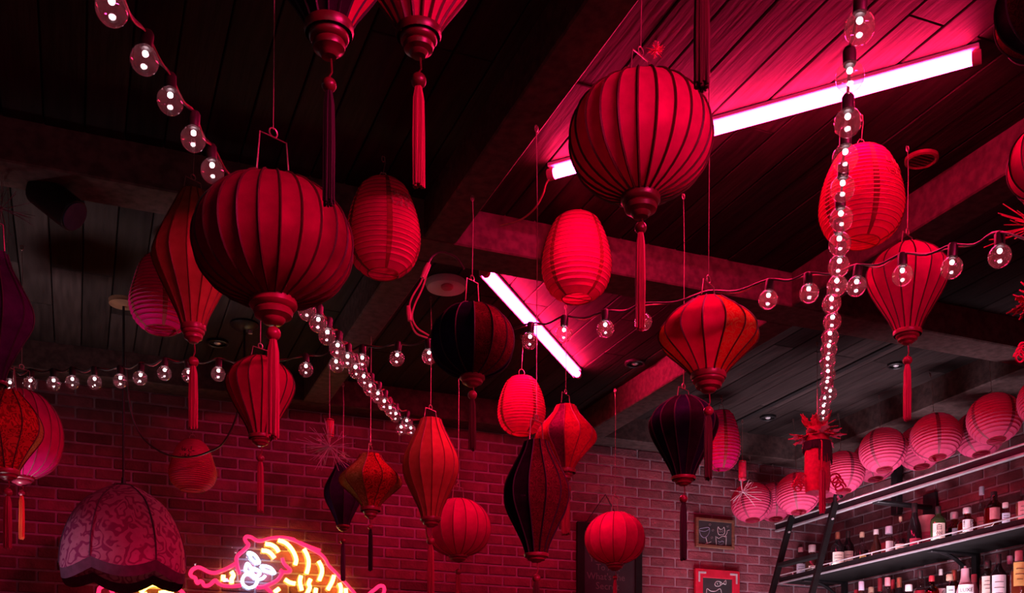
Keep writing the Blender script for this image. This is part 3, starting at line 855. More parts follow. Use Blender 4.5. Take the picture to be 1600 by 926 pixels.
# ---- middle group
paper_lantern('red paper lantern with glossy lettering, right of the large round lantern', 599, 283, 433, 116, 4.12, 'barrel', 'paper_red', 20, ring_y=270, rot=0.85,
              letters=(AIM + 0.75, 0.72, 'gold_ink', 1.3), top='ceil', seams=5)
silk_lantern('dark navy round lantern in front of the short tube lamp', 738, 473, 593, 131, 4.1, 'oblate', 'silk_navy', 14, sil=True, tassel=(617, 704), ring_y=426,
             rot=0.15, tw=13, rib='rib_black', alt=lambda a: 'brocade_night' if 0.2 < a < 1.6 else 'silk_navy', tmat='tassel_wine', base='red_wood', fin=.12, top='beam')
paper_lantern('glowing red paper lantern hanging just right of the short tube lamp', 901, 335, 471, 110, 4.6, 'barrel', 'paper_red', 18, ring_y=322, rot=0.35, seams=4)
paper_lantern('small glowing red paper lantern below the end of the short tube lamp', 815, 590, 679, 76, 5.9, 'barrel', 'paper_red', 20, ring_y=577, rot=0.2, seams=4)
silk_lantern('pink brocade diamond lantern behind the tall dark spindle lantern', 884, 634, 738, 96, 5.5, 'diamond', 'brocade_pink', 12, alt=['brocade_pink', 'brocade_pink', 'brocade_pink', 'brocade_plum'],
             tassel=(764, 836), ring_y=606, rib='rib_red', rot=0.3, tw=16, fin=.16)
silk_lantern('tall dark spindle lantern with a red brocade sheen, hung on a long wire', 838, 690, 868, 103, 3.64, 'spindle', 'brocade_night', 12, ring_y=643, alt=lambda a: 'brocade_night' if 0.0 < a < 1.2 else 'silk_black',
             tassel=(903, 990), rot=0.15, tw=12, rib='rib_black', tmat='tassel_wine', base='red_wood', fin=.10, top='beam')
silk_lantern('orange-red spindle silk lantern hanging in the centre over the brick wall', 673, 655, 812, 88, 5.4, 'spindle', 'silk_orange', 14, ring_y=630,
             tassel=(845, 935), rot=0.2, tw=12, rib='rib_brown', fin=.13)
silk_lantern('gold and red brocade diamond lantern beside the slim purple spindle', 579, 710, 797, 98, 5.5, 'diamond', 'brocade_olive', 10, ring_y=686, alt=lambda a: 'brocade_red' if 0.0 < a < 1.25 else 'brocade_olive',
             tassel=(823, 892), rot=0.75, tw=8, tmat='tassel_black', fin=.14, rib='rib_brown')
silk_lantern('slim purple-black spindle lantern half behind the gold brocade lantern', 536, 724, 823, 58, 6.2, 'spindle', 'silk_purple', 8, ring_y=705,
             tassel=(845, 908), rot=0.2, tw=8, tmat='tassel_purple', rib='rib_black', fin=.12, top='beam')
silk_lantern('crimson round silk lantern low over the brick wall, half behind the orange spindle', 716, 779, 869, 102, 6.1, 'oblate', 'silk_crimson', 16, sil=True, ring_y=752,
             tassel=(893, 960), rib='rib_red', rot=0.1, tw=9, fin=.10)
silk_lantern('crimson round silk lantern hanging in front of the tall chalkboard', 961, 800, 881, 94, 6.3, 'oblate', 'silk_crimson', 14, sil=True, ring_y=768,
             tassel=(902, 965), rib='rib_red', rot=0.35, tw=7, fin=.12, top='beam')
# ---- right group
silk_lantern('red and gold brocade onion lantern below the long tube lamp', 1107, 470, 590, 155, 3.6, 'onion', 'brocade_gold', 14, ring_y=428,
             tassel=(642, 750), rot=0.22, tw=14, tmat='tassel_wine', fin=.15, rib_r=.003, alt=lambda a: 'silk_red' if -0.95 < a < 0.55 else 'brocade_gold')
silk_lantern('dark teardrop silk lantern below the brocade onion lantern', 1068, 622, 748, 107, 4.4, 'drop', 'silk_navy', 14, ring_y=598,
             tassel=(779, 876), rot=0.1, tw=12, rib='rib_black', alt=['silk_black', 'silk_navy'], tmat='tassel_black', fin=.10)
paper_lantern('red paper lantern half hidden behind the dark teardrop lantern', 1127, 643, 734, 60, 6.9, 'barrel', 'paper_red', 18, ring_y=632, rot=0.2)
paper_lantern('tall red paper lantern behind the hanging column of bulbs', 1346, 233, 385, 130, 3.85, 'barrel', 'paper_red', 22, ring_y=218, rot=0.6,
              letters=(AIM + 0.75, 0.70, 'paper_rib', 1.3), seams=5)
silk_lantern('pink-red teardrop silk lantern crossed by the string lights at the upper right', 1418, 384, 522, 123, 4.05, 'drop', 'silk_crimson', 16, ring_y=366,
             tassel=(563, 658), rot=0.05, tw=13, fin=.13)
silk_lantern('crimson lantern just showing at the right edge, above the tinsel', 1650, 180, 320, 140, 3.0, 'oblate', 'silk_crimson', 14, rot=0.2, sil=True, tassel=(345, 450))
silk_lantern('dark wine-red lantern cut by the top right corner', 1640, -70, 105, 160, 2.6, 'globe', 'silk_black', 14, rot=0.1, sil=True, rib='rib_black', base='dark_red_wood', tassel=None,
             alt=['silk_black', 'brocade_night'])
silk_lantern('lantern above the top edge whose thick dark tassel hangs before the long tube lamp', 1097, -330, -150, 180, 2.5, 'drop', 'silk_red', 14, rot=0.1,
             tassel=(-45, 140), tw=27, tmat='tassel_wine', base='dark_red_wood', top=ZC)
# ---- row of pale pink paper lanterns over the bar
ordn = ['nearest the right edge', 'second from the right edge', 'third from the right edge', 'fourth from the right edge', 'fifth from the right edge', 'sixth from the right edge', 'seventh from the right edge']
front_px = [(1640, 622), (1557, 651), (1465, 680), (1382, 701), (1318, 736), (1248, 769)]
back_px = [(1533, 675), (1440, 697), (1368, 718), (1298, 752), (1212, 782), (1176, 783)]
rown = 'row of pink paper lanterns over the bar'
for i, (x, y) in enumerate(front_px):
    q = PU(x, y, 4.70 if i < 5 else 4.48); Y = q.x * SI + q.y * CO; d = 0.292 / MPP(Y)
    paper_lantern('pink round paper lantern over the bar, front row, ' + ordn[i], x, y - d * .465, y + d * .465, d, Y, 'ball', 'paper_pink', 16, rot=0.5 + i,
                  group=rown, seams=4, tilt=(-0.19, 0.075))
for i, (x, y) in enumerate(back_px):
    q = PU(x, y, 5.0 if i < 4 else (4.72 if i == 4 else 4.42)); Y = q.x * SI + q.y * CO; d = 0.292 / MPP(Y)
    lab = 'pink round paper lantern over the bar, back row, ' + ordn[i]
    if i == 5: lab = 'pink round paper lantern at the brick-wall end of the bar row'
    paper_lantern(lab, x, y - d * .465, y + d * .465, d, Y, 'ball', 'paper_pink', 16, rot=0.2 + i, group=rown, seams=4, tilt=(-0.19, 0.075), top='beam',
                  letters=(AIM - 0.6, 0.62, 'paper_rib', 1.0))
# ================================================================== STRING LIGHTS
BR = 0.031
bulb_me = MB().sphere((0, 0, 0), BR, 24, 16, 1.03).mesh('bulb', 'bulb_glass')
sock = MB().lathe([(0.010, 0.026), (0.0145, 0.030), (0.0145, 0.062), (0.011, 0.068), (0.003, 0.070)], 14)
sock_me = sock.mesh('socket', 'black_cable')
led_me = MB().sphere((0, 0, 0.0150), 0.0066, 12, 8).mesh('led', 'led_white')
stem_me = MB().lathe([(0.0035, 0.016), (0.005, 0.028)], 8).mesh('stem', 'black_cable')
def light_string(label, bulbs, head=None, tail=None, cmat='black_cable', skip=()):
    """bulbs: (px, py, Y) of the glass centres, along the cable"""
    pts = [P(*b) for b in bulbs]
    t = thing('string_light', label, 'string lights', (pts[0].x, pts[0].y, pts[0].z), 'strings of clear globe bulbs')
    o0 = Vector(t.location)
    up = Vector((0, 0, 0.066))
    path = []
    if head: path.append(P(*head) - o0)
    for k, p in enumerate(pts):
        path.append(p + up - o0)
        if k + 1 < len(pts):
            d = (pts[k + 1] - p).length
            path.append((p + pts[k + 1]) / 2 + up * 0.80 - o0 - Vector((0, 0, 0.015 * min(1, d))))
    if tail: path.append(P(*tail) - o0)
    MB().tube(spline(path, 4), 0.0034, 6).build('cable', cmat, t)
    path2 = [q + Vector((0.004, 0.004, 0.007 * math.sin(i * 2.1))) for i, q in enumerate(path)]
    MB().tube(spline(path2, 4), 0.0026, 5).build('cable', 'red_cable', t)
    for k, p in enumerate(pts):
        if k in skip: continue
        b = link(bulb_me, 'bulb', t, p - o0)
        b.rotation_euler = (random.uniform(-.12, .12), random.uniform(-.12, .12), random.uniform(0, 6))
        link(sock_me, 'socket', b); link(led_me, 'led', b)
    return t
A = [(175, 14, 2.08), (226, 94, 2.42), (266, 158, 2.60), (302, 217, 2.76), (332, 267, 2.90), (362, 312, 3.05), (392, 356, 3.2), (422, 400, 3.35), (450, 440, 3.5),
     (480, 486, 3.68), (497, 505, 3.80), (511, 525, 3.95), (527, 545, 4.1), (543, 562, 4.25), (556, 579, 4.45), (569, 593, 4.65), (578, 607, 4.85), (590, 619, 5.05), (600, 631, 5.25),
     (610, 641, 5.45), (618, 650, 5.65), (635, 661, 5.95), (627, 671, 6.0), (642, 672, 6.1)]
light_string('string of clear globe bulbs from the top left passing behind the large round lantern', A, head=(150, -40, 1.95), tail=(655, 655, 6.4), skip=(5, 6, 7, 8))
B = [(15, 602, 5.0), (47, 599, 4.95), (84, 599, 4.92), (113, 597, 4.90), (148, 597, 4.87), (188, 595, 4.84), (219, 590.5, 4.81), (257, 583, 4.78), (295, 586, 4.75), (341, 584, 4.72), (408, 585, 4.66), (478, 577, 4.6), (526, 570, 4.55),
     (566, 564, 4.5), (620, 560, 4.42), (671, 556.5, 4.36), (740, 545, 4.3), (828, 532, 4.1), (881, 521.6, 4.02), (946, 513.6, 3.92), (1005, 502.5, 3.85), (1107, 484, 3.80), (1200, 468, 3.55), (1264, 458, 3.48), (1338, 447, 3.38),
     (1410, 430, 3.28), (1487, 418, 3.14), (1562, 400, 2.98)]
light_string('long string of clear globe bulbs swagged across the whole room', B, head=(-40, 600, 5.1), tail=(1640, 385, 2.8), skip=(10, 16, 21))
Cc = [(1343, 43.5, 2.25), (1328, 120, 2.38), (1324.5, 191.5, 2.5), (1320.5, 247, 2.63), (1316.5, 294.6, 2.76), (1314.5, 342, 2.9), (1312, 381, 3.04), (1310.5, 415.5, 3.18), (1308, 446, 3.34), (1299.4, 474, 3.52), (1300.4, 502, 3.7),
      (1297, 527, 3.9), (1295, 546, 4.1), (1293, 565, 4.3), (1293.7, 584.5, 4.55), (1291.7, 601, 4.8), (1297, 615, 5.0), (1289, 626, 5.25), (1287, 638, 5.5), (1286, 649, 5.75)]
light_string('column of clear globe bulbs running down the picture to the red dragon ornament', Cc, head=(1352, -40, 2.12), tail=(1280, 640, 6.3))

# ================================================================== PENDANT LAMP with floral shade
Yl = 5.45
zc = P(193, 884, Yl)
t = thing('pendant_lamp', 'domed pendant lampshade of red floral velvet with a scalloped dark hem', 'pendant lamp', zc)
m = MPP(Yl); R = 95 * m
dome = [(0, 1.0), (4 / 119., 1.0), (29 / 119., .975), (54 / 119., .90), (74 / 119., .80), (94 / 119., .645), (109 / 119., .43), (119 / 119., .24)]
Hd = 122 * m
pr = prof_at(dome, 16); NG = 6; dA = math.pi / NG
def gore(mat, z0off, z1off, full):
    vs, fs = [], []; na = 10
    rows = pr if full else None
    if full:
        for tt, r in pr:
            for k in range(na + 1):
                a = -dA + 2 * dA * k / na
                sc = -0.045 * math.cos(a / dA * math.pi / 2) * (1 - tt) ** 3
                bulge = 1 + 0.03 * math.cos(a / dA * math.pi / 2) - 0.03
                q = R * r * bulge
                vs.append((q * math.cos(a), q * math.sin(a), tt * Hd + sc))
        nr = len(pr)
    else:
        for j in range(3):
            for k in range(na + 1):
                a = -dA + 2 * dA * k / na
                sc = -0.045 * math.cos(a / dA * math.pi / 2)
                bulge = 1 + 0.03 * math.cos(a / dA * math.pi / 2) - 0.03
                q = R * (bulge - 0.012 * j)
                vs.append((q * math.cos(a), q * math.sin(a), sc + z0off + (z1off - z0off) * j / 2))
        nr = 3
    for j in range(nr - 1):
        for k in range(na):
            n = na + 1
            fs.append((j * n + k, j * n + k + 1, (j + 1) * n + k + 1, (j + 1) * n + k))
    return MB().add(vs, fs).mesh('shade_panel' if full else 'hem_band', mat)
gm, hm = gore('velvet_shade', 0, 0, True), gore('shade_band', 0.001, -0.052, False)
pm = MB().tube([(R * r * 0.985, 0, tt * Hd) for tt, r in pr], 0.004, 5).mesh('piping', 'shade_band')
for k in range(NG):
    a = math.atan2(-zc.y, -zc.x) + 2 * math.pi * k / NG
    link(gm, 'shade_panel', t, (0, 0, 0), a); link(hm, 'hem_band', t, (0, 0, 0), a); link(pm, 'piping', t, (0, 0, 0), a + dA)
MB().lathe([(0.062, Hd - 0.008), (0.064, Hd + 0.006), (0.05, Hd + 0.012), (0.012, Hd + 0.02), (0.010, Hd + 0.05)], 24).build('cap', 'black_metal', t)
MB().tube([(0, 0, Hd + 0.03), (0, 0, ZC - zc.z - 0.01)], 0.006, 8).build('rod', 'black_metal', t)
MB().lathe([(0.012, ZC - zc.z - 0.03), (0.070, ZC - zc.z - 0.022), (0.072, ZC - zc.z)], 28).build('canopy', 'brown_wood', t)
# second, short ceiling rod
q = PZ(382, 505, ZC)
t = thing('pendant_rod', 'black canopy and rod hanging from the ceiling behind the red teardrop lantern', 'lamp fitting', (q.x, q.y, ZC))
MB().lathe([(0.074, 0), (0.076, -0.010), (0.050, -0.030), (0.016, -0.036)], 28).build('canopy', 'black_metal', t)
MB().tube([(0.03, 0, -0.028), (0.03, 0, -0.05)], 0.012, 8).build('grip', 'steel', t)
MB().tube([(0, 0, -0.03), (0, 0, -0.40)], 0.006, 8).build('rod', 'black_metal', t)
MB().lathe([(0.006, -0.38), (0.022, -0.40), (0.024, -0.46), (0.018, -0.47)], 16).build('lamp_holder', 'black_metal', t)

# ================================================================== NEON TIGER
NV = VB - 0.052
def s1(x, y): return (280 + x / 7.983, 810 + y / 7.983)
def s2(x, y): return (440 + x / 8.733, 820 + y / 8.733)
def s3(x, y): return (100 + x / 8.0, 850 + y / 8.0)
def neon(t, pts, r, mat, name='neon_tube', closed=False):
    o0 = Vector(t.location)
    q = [PV(x, y, NV) - o0 for x, y in pts]
    q = spline(q, 5, closed)
    MB().tube(q, r, 8, closed=closed).build(name, mat, t)
def backing(t, pts):
    o0 = Vector(t.location)
    q = [PV(x, y, NV + 0.022) - o0 for x, y in pts]
    q = spline(q, 4, True)
    n = len(q); b = MB()
    vs = [v for v in q] + [v + Vector((0, 0.006, 0)) for v in q]
    b.add(vs, [tuple(range(n)), tuple(reversed(range(n, 2 * n)))] + [(k, k + n, (k + 1) % n + n, (k + 1) % n) for k in range(n)])
    b.build('acrylic_back', 'acrylic', t, smooth=False)
ts = thing('neon_sign', 'neon tiger sign in pink, yellow and white tubes on the brick wall', 'neon sign', PV(450, 960, NV))
pk, yl, wh = 'neon_pink', 'neon_yellow', 'neon_white'
PR, YR = 0.0115, 0.0125
neon(ts, [s1(*q) for q in ((750, 690), (727, 600), (715, 500), (740, 450), (800, 400), (850, 350), (862, 318), (835, 288), (820, 248), (845, 222), (900, 232), (960, 268), (1030, 275), (1130, 247), (1250, 235), (1350, 243), (1437, 262))]
     + [s2(*q) for q in ((100, 188), (200, 222), (330, 290), (450, 350), (540, 405), (600, 475), (640, 550), (720, 632), (800, 720), (870, 790), (940, 870), (990, 926), (1030, 1010), (1040, 1100))], PR, pk)
neon(ts, [s1(*q) for q in ((700, 562), (620, 610), (520, 655), (440, 675), (360, 660), (290, 622), (230, 606), (170, 632), (141, 680), (155, 718), (200, 738), (212, 780), (230, 803), (260, 780), (290, 792), (315, 835), (380, 825), (450, 768), (485, 803), (560, 835), (680, 840), (770, 830))], PR, pk)
neon(ts, [s1(*q) for q in ((960, 855), (1050, 850), (1150, 810), (1230, 760), (1280, 690), (1300, 662))], PR, pk)
neon(ts, [s1(*q) for q in ((1285, 490), (1310, 560), (1370, 620), (1385, 648), (1350, 668), (1290, 660), (1258, 635))], PR, pk)
neon(ts, [s1(*q) for q in ((1080, 860), (1130, 900), (1165, 940), (1210, 1010))], PR, pk)
neon(ts, [s2(*q) for q in ((250, 232), (350, 278), (530, 345))], PR * 0.8, pk)  # reflection along the shoulder, built as a short glowing tube
neon(ts, [s2(*q) for q in ((1160, 1000), (1210, 926), (1270, 880), (1330, 832), (1385, 832), (1402, 872), (1390, 930), (1340, 1020))], PR, pk)
for st in (((1075, 315), (1150, 325), (1210, 365), (1240, 415)), ((1030, 395), (1100, 405), (1150, 440), (1190, 490)), ((550, 702), (548, 770)), ((650, 657), (676, 705), (655, 755), (655, 805)), ((1190, 915), (1250, 870))):
    neon(ts, [s1(*q) for q in st], YR, yl)
for st in (((-45, 205), (40, 235), (110, 290), (170, 380), (200, 470), (185, 540)), ((305, 325), (350, 410), (370, 500), (360, 590), (340, 660)), ((505, 490), (545, 570), (550, 650), (512, 755)), ((715, 685), (690, 770), (630, 880)),
           ((790, 790), (810, 860), (805, 950)), ((875, 865), (882, 960)), ((45, 740), (110, 780), (185, 800)), ((265, 690), (250, 770), (275, 890)), ((395, 735), (370, 800), (385, 850), (345, 940)), ((470, 860), (458, 960))):
    neon(ts, [s2(*q) for q in st], YR, yl)
WR = 0.0080
for st, cl in ((((860, 425), (905, 428), (960, 470), (1000, 545), (950, 548), (900, 500), (880, 455)), True), (((1025, 590), (1090, 592), (1150, 620), (1192, 680), (1125, 665), (1055, 640)), True),
               (((845, 560), (830, 640), (875, 672), (905, 640), (880, 585)), True), (((910, 620), (920, 690), (970, 715), (1005, 685), (985, 640)), True),
               (((1075, 710), (1040, 745), (985, 765), (945, 835), (870, 860), (805, 825), (790, 760), (820, 700), (870, 690)), False), (((880, 690), (930, 730), (975, 760)), False)):
    neon(ts, [s1(*q) for q in st], WR, wh, closed=cl)
backing(ts, [(281, 905), (284, 886), (296, 877), (318, 880), (340, 880), (356, 872), (361, 855), (371, 846), (371, 834), (380, 827), (400, 833), (440, 830), (466, 834), (492, 845), (515, 862), (533, 886), (553, 908), (574, 922), (584, 905), (600, 901), (612, 915), (606, 960), (540, 968), (420, 965), (330, 935)])
t2 = thing('neon_sign', 'second neon sign with a pink paw and yellow stripes, mostly hidden under the lampshade', 'neon sign', PV(220, 960, NV))
neon(t2, [s3(*q) for q in ((400, 680), (430, 608), (445, 550), (500, 520), (560, 532), (600, 590), (620, 660))], PR, pk)
neon(t2, [s3(*q) for q in ((750, 680), (752, 608), (765, 560), (800, 520))], PR, pk)
neon(t2, [s3(*q) for q in ((1380, 520), (1440, 565), (1490, 608), (1530, 680))], PR, pk)
for st in (((1060, 470), (1100, 452), (1135, 472)), ((955, 600), (1040, 525), (1120, 500), (1205, 520)), ((1190, 610), (1270, 595), (1370, 605)), ((900, 680), (960, 640), (1040, 620))):
    neon(t2, [s3(*q) for q in st], YR, yl)
backing(t2, [(140, 950), (150, 916), (165, 910), (185, 918), (215, 902), (245, 896), (272, 908), (295, 928), (300, 960), (220, 970)])

# ================================================================== CHALKBOARDS
def board(label, x0, y0, x1, y1, d, fw, frame, mat_in='slate', thick=0.02, zlow=None):
    """frame outline in px on the back wall"""
    a, b = PV(x0, y0, VB - 0.02), PV(x1, y1, VB - 0.02)
    w, h = b.x - a.x, a.z - (zlow if zlow is not None else b.z)
    z0 = zlow if zlow is not None else b.z
    t = thing('chalkboard', label, 'chalkboard', (a.x, VB - 0.02 - thick, z0))
    MB().cbox(fw * .6, w - fw * .6, 0.004, thick, fw * .6, h - fw * .6, 0.001).build('slate_panel', mat_in, t, smooth=False)
    for (u0, u1, z0_, z1_) in ((0, fw, 0, h), (w - fw, w, 0, h), (fw, w - fw, h - fw, h), (fw, w - fw, 0, fw)):
        MB().cbox(u0, u1, -0.006, thick, z0_, z1_, 0.003).build('frame_rail', frame, t, smooth=False)
    return t
def stroke(t, pts, r=0.0022, mat='chalk', closed=False, sm=True):
    o0 = Vector(t.location); v = o0.y + 0.0035
    q = [PV(x, y, v) - o0 for x, y in pts]
    if sm: q = spline(q, 4, closed)
    MB().tube(q, r, 4, closed=closed).build('chalk_line', mat, t)
cb = board('tall black chalkboard with faint handwriting behind the crimson lantern', 900, 815, 1001, 926, 0, 0.055, 'black_paint', zlow=1.95)
o0 = Vector(cb.location)
for body, px, py, sz in (('You have', 946, 874, 0.066), ('To Ask', 950, 887, 0.062), ("What's the", 947, 901, 0.066), ('Secret', 949, 916, 0.070)):
    q = PV(px, py, o0.y + 0.003) - o0
    o = link(text_mesh(body, sz, 'chalk_dim'), 'lettering', cb, q); o.rotation_euler = (math.pi / 2, 0, 0)
n = PV(946, 772, VB - 0.03) - o0
MB().tube([PV(916, 815, VB - 0.03) - o0, n, PV(970, 818, VB - 0.03) - o0], 0.004, 5).build('hanging_cord', 'black_cable', cb)
cw = board('small wood-framed chalkboard with a wine glass and a cat drawn in chalk', 1085, 808, 1145, 859, 0, 0.022, 'brown_wood')
def k1(x, y): return (1070 + x / 6.81, 790 + y / 6.81)
for pts, cl, mt in ((((155, 250), (172, 312), (208, 338), (245, 312), (265, 262), (250, 228), (190, 236)), True, 'chalk_blue'), (((160, 262), (210, 270), (260, 250)), False, 'chalk_blue'), (((225, 338), (238, 390)), False, 'chalk'), (((215, 405), (250, 392), (282, 380)), False, 'chalk'),
                    (((350, 265), (355, 222), (372, 246), (400, 246), (416, 226), (426, 272), (412, 302), (364, 305)), True, 'chalk'), (((330, 322), (335, 390), (346, 445), (425, 445), (440, 380), (440, 318)), False, 'chalk'),
                    (((425, 330), (448, 290), (452, 265), (476, 256)), False, 'chalk'), (((340, 330), (360, 345), (385, 330), (410, 320), (430, 330)), False, 'chalk'), (((355, 375), (375, 385), (395, 372), (415, 385)), False, 'chalk_blue'), (((355, 400), (385, 410), (415, 400)), False, 'chalk_blue')):
    stroke(cw, [k1(*q) for q in pts], mat=mt, closed=cl)
for x, y in ((375, 270), (402, 270), (268, 198), (298, 258), (288, 336), (172, 408), (458, 214)):
    stroke(cw, [k1(x + 10 * math.cos(a), y + 10 * math.sin(a)) for a in (0, 1.6, 3.1, 4.7)], 0.0030, 'chalk_dim', True)
cr = board('red-framed chalkboard with a chalk fish, below the small wood-framed one', 1084, 888, 1153, 926, 0, 0.062, 'red_frame', zlow=1.85)
for pts, cl in ((((320, 830), (340, 802), (380, 808), (405, 828), (435, 790), (436, 835), (405, 826), (370, 850), (332, 852)), True), (((345, 820), (350, 838)), False), (((375, 815), (380, 840)), False),
                (((232, 960), (236, 880), (278, 906), (330, 905), (378, 882), (396, 960)), False)):
    stroke(cr, [k1(*q) for q in pts], 0.0026, closed=cl, sm=len(pts) > 2)
wq = -Vector(cr.location)
a, b = PV(1084, 888, VB - 0.02), PV(1153, 926, VB - 0.02)
Wf, Hf = b.x - a.x, a.z - 1.85
for sx in (0, 1):
    bb = MB()
    x0, x1 = (0.022, 0.085) if sx == 0 else (Wf - 0.085, Wf - 0.022)
    bb.cbox(x0, x1, -0.010, -0.005, Hf - 0.034, Hf - 0.020, 0.001)
    xs = 0.022 if sx == 0 else Wf - 0.036
    bb.cbox(xs, xs + 0.014, -0.010, -0.005, Hf - 0.095, Hf - 0.034, 0.001)
    bb.build('corner_bracket', 'steel', cr, smooth=False)

# ================================================================== BAR SHELVES, RAIL, LADDER
SU, SZ = 4.83, CAMZ + 1.222
def shelf(label, z0, v0):
    t = thing('wall_shelf', label, 'shelf', (SU, v0, z0))
    L = VB - 0.02 - v0; D = UR - 0.016 - SU
    MB().cbox(0.012, D, 0, L, 0.006, 0.044, 0.003).build('shelf_board', 'black_paint', t, smooth=False)
    MB().cbox(0.0, 0.012, 0, L, 0.010, 0.046, 0.001).build('front_strip', 'black_metal', t, smooth=False)
    MB().cbox(-0.006, 0.016, 0, L, 0.0, 0.011, 0.002).build('edge_trim', 'grey_edge', t, smooth=False)
    MB().tube([(0.004, 0.0, 0.064), (0.004, L, 0.064)], 0.0045, 8).build('guard_rod', 'steel', t)
    k = 0.1
    while k < L:
        MB().tube([(0.004, k, 0.044), (0.004, k, 0.066)], 0.0035, 6).build('rod_post', 'steel', t); k += 0.42
    for px in (1325, 1530):
        v = PU(px, 880, UR).y - v0
        q = []
        for s in range(9):
            a = math.pi / 2 * s / 8
            q.append((D - 0.02 - (D - 0.10) * (1 - math.cos(a)), v, -0.26 + 0.262 * math.sin(a)))
        b = MB().tube(q, 0.012, 6); b.cbox(D - 0.03, D, v - 0.022, v + 0.022, -0.30, 0.006, 0.003); b.cbox(0.05, D, v - 0.02, v + 0.02, -0.010, 0.005, 0.002)
        b.build('bracket', 'black_metal', t)
    return t
shelf('upper black bottle shelf with a steel guard rod along the right brick wall', SZ, 3.9)
shelf('lower black bottle shelf under the first one, along the right brick wall', SZ - 0.44, 3.9)
RU, RZ = 4.80, CAMZ + 1.635
t = thing('ladder_rail', 'long black ladder rail with bright steel edge above the bottles', 'rail', (RU, 3.9, RZ))
L = VB - 0.03 - 3.9
MB().cbox(-0.010, 0.010, 0, L, -0.022, 0.022, 0.002).build('rail_bar', 'black_metal', t, smooth=False)
MB().tube([(-0.012, 0, 0.026), (-0.012, L, 0.026)], 0.0065, 8).build('steel_rod', 'steel', t)
MB().cbox(-0.016, 0.014, 0, L, -0.034, -0.020, 0.002).build('edge_trim', 'grey_edge', t, smooth=False)
for px, py in ((1458, 775), (1282, 826)):
    w = PU(px, py, UR); v = w.y - 3.9
    b = MB().cbox(0.0, UR - RU - 0.015, v - 0.03, v + 0.03, -0.045, -0.025, 0.004)
    b.cbox(UR - RU - 0.035, UR - RU - 0.013, v - 0.06, v + 0.06, -0.10, 0.06, 0.01)
    b.build('wall_arm', 'black_metal', t)
for px in (1400, 1262):
    v = PU(px, 755, RU + 0.42).y - 3.9
    MB().cbox(0.40, 0.45, v - 0.03, v + 0.03, -0.03, ZB - RZ + 0.01, 0.004).build('hanger_post', 'black_metal', t, smooth=False)
# ladder
t = thing('bar_ladder', 'black library ladder hooked on the rail at the end of the bottle shelves', 'ladder', (4.0, 6.0, 0))
o0 = Vector(t.location)
tops, bots = [PU(1238, 818, RU - 0.03), PU(1306, 786, RU - 0.03)], []
bots = [PV(1206, 926, tops[0].y), PV(1275, 926, tops[1].y)]
dirs = [(bots[k] - tops[k]).normalized() for k in (0, 1)]
dm = Vector(((dirs[0].x + dirs[1].x) / 2, 0, (dirs[0].z + dirs[1].z) / 2)).normalized()
zt = RZ + 0.03
for k in (0, 1):
    T = Vector((RU - 0.035, tops[k].y, zt)); s = zt / -dm.z; Bp = T + dm * s
    b = MB(); nrm = Vector((-dm.z, 0, dm.x)); hw = Vector((0, 0.012, 0)); hd = nrm * 0.020
    vs = [T + hw + hd, T - hw + hd, T - hw - hd, T + hw - hd, Bp + hw + hd, Bp - hw + hd, Bp - hw - hd, Bp + hw - hd]
    b.add([v - o0 for v in vs], [(0, 1, 2, 3), (7, 6, 5, 4), (0, 4, 5, 1), (1, 5, 6, 2), (2, 6, 7, 3), (3, 7, 4, 0)])
    b.build('stile', 'black_paint', t, smooth=False)
    hk = [T + dm * 0.02, T + Vector((0.0, 0, 0.05)), T + Vector((0.03, 0, 0.065)), T + Vector((0.055, 0, 0.04))]
    MB().tube([v - o0 for v in spline(hk, 5)], 0.012, 8).build('hook', 'black_metal', t)
    MB().tube([T + dm * 0.12 + Vector((0.0, 0.022, 0)) - o0, T + dm * 0.12 + Vector((0, -0.024, 0)) - o0], 0.007, 8).build('bolt', 'steel', t)
z_r = PV(1252, 875, (tops[0].y + tops[1].y) / 2).z
zz = z_r
while zz > 0.2:
    s = (zt - zz) / -dm.z; c = Vector((RU - 0.035, 0, zt)) + dm * s
    MB().cbox(c.x - 0.03 - o0.x, c.x + 0.03 - o0.x, tops[1].y + 0.018 - o0.y, tops[0].y - 0.018 - o0.y, zz - 0.014, zz + 0.014, 0.003).build('rung', 'black_paint', t, smooth=False)
    zz -= 0.29

# ================================================================== BOTTLES
BP = {
    'wine': [(.92, 0), (1, .02), (1, .56), (.9, .63), (.52, .72), (.36, .79), (.33, .96)],
    'spirit': [(.92, 0), (1, .02), (1, .60), (.90, .67), (.46, .75), (.36, .80), (.36, .90)],
    'decanter': [(.92, 0), (1, .03), (1, .48), (.90, .58), (.44, .67), (.38, .72), (.38, .84)],
    'cone': [(.94, 0), (1, .02), (1, .24), (.80, .42), (.36, .72), (.26, .82), (.26, .92)],
    'bulb': [(.75, 0), (.98, .10), (1, .24), (.88, .42), (.48, .62), (.30, .74), (.28, .88)],
    'champ': [(.94, 0), (1, .02), (1, .38), (.86, .54), (.46, .74), (.36, .84), (.36, .98)],
    'pear': [(.85, 0), (1, .12), (1, .28), (.80, .48), (.52, .66), (.42, .76), (.40, .94)],
    'tin': [(.86, 0), (.88, .02), (.95, .55), (1.0, .98), (1.02, 1.0)],
}
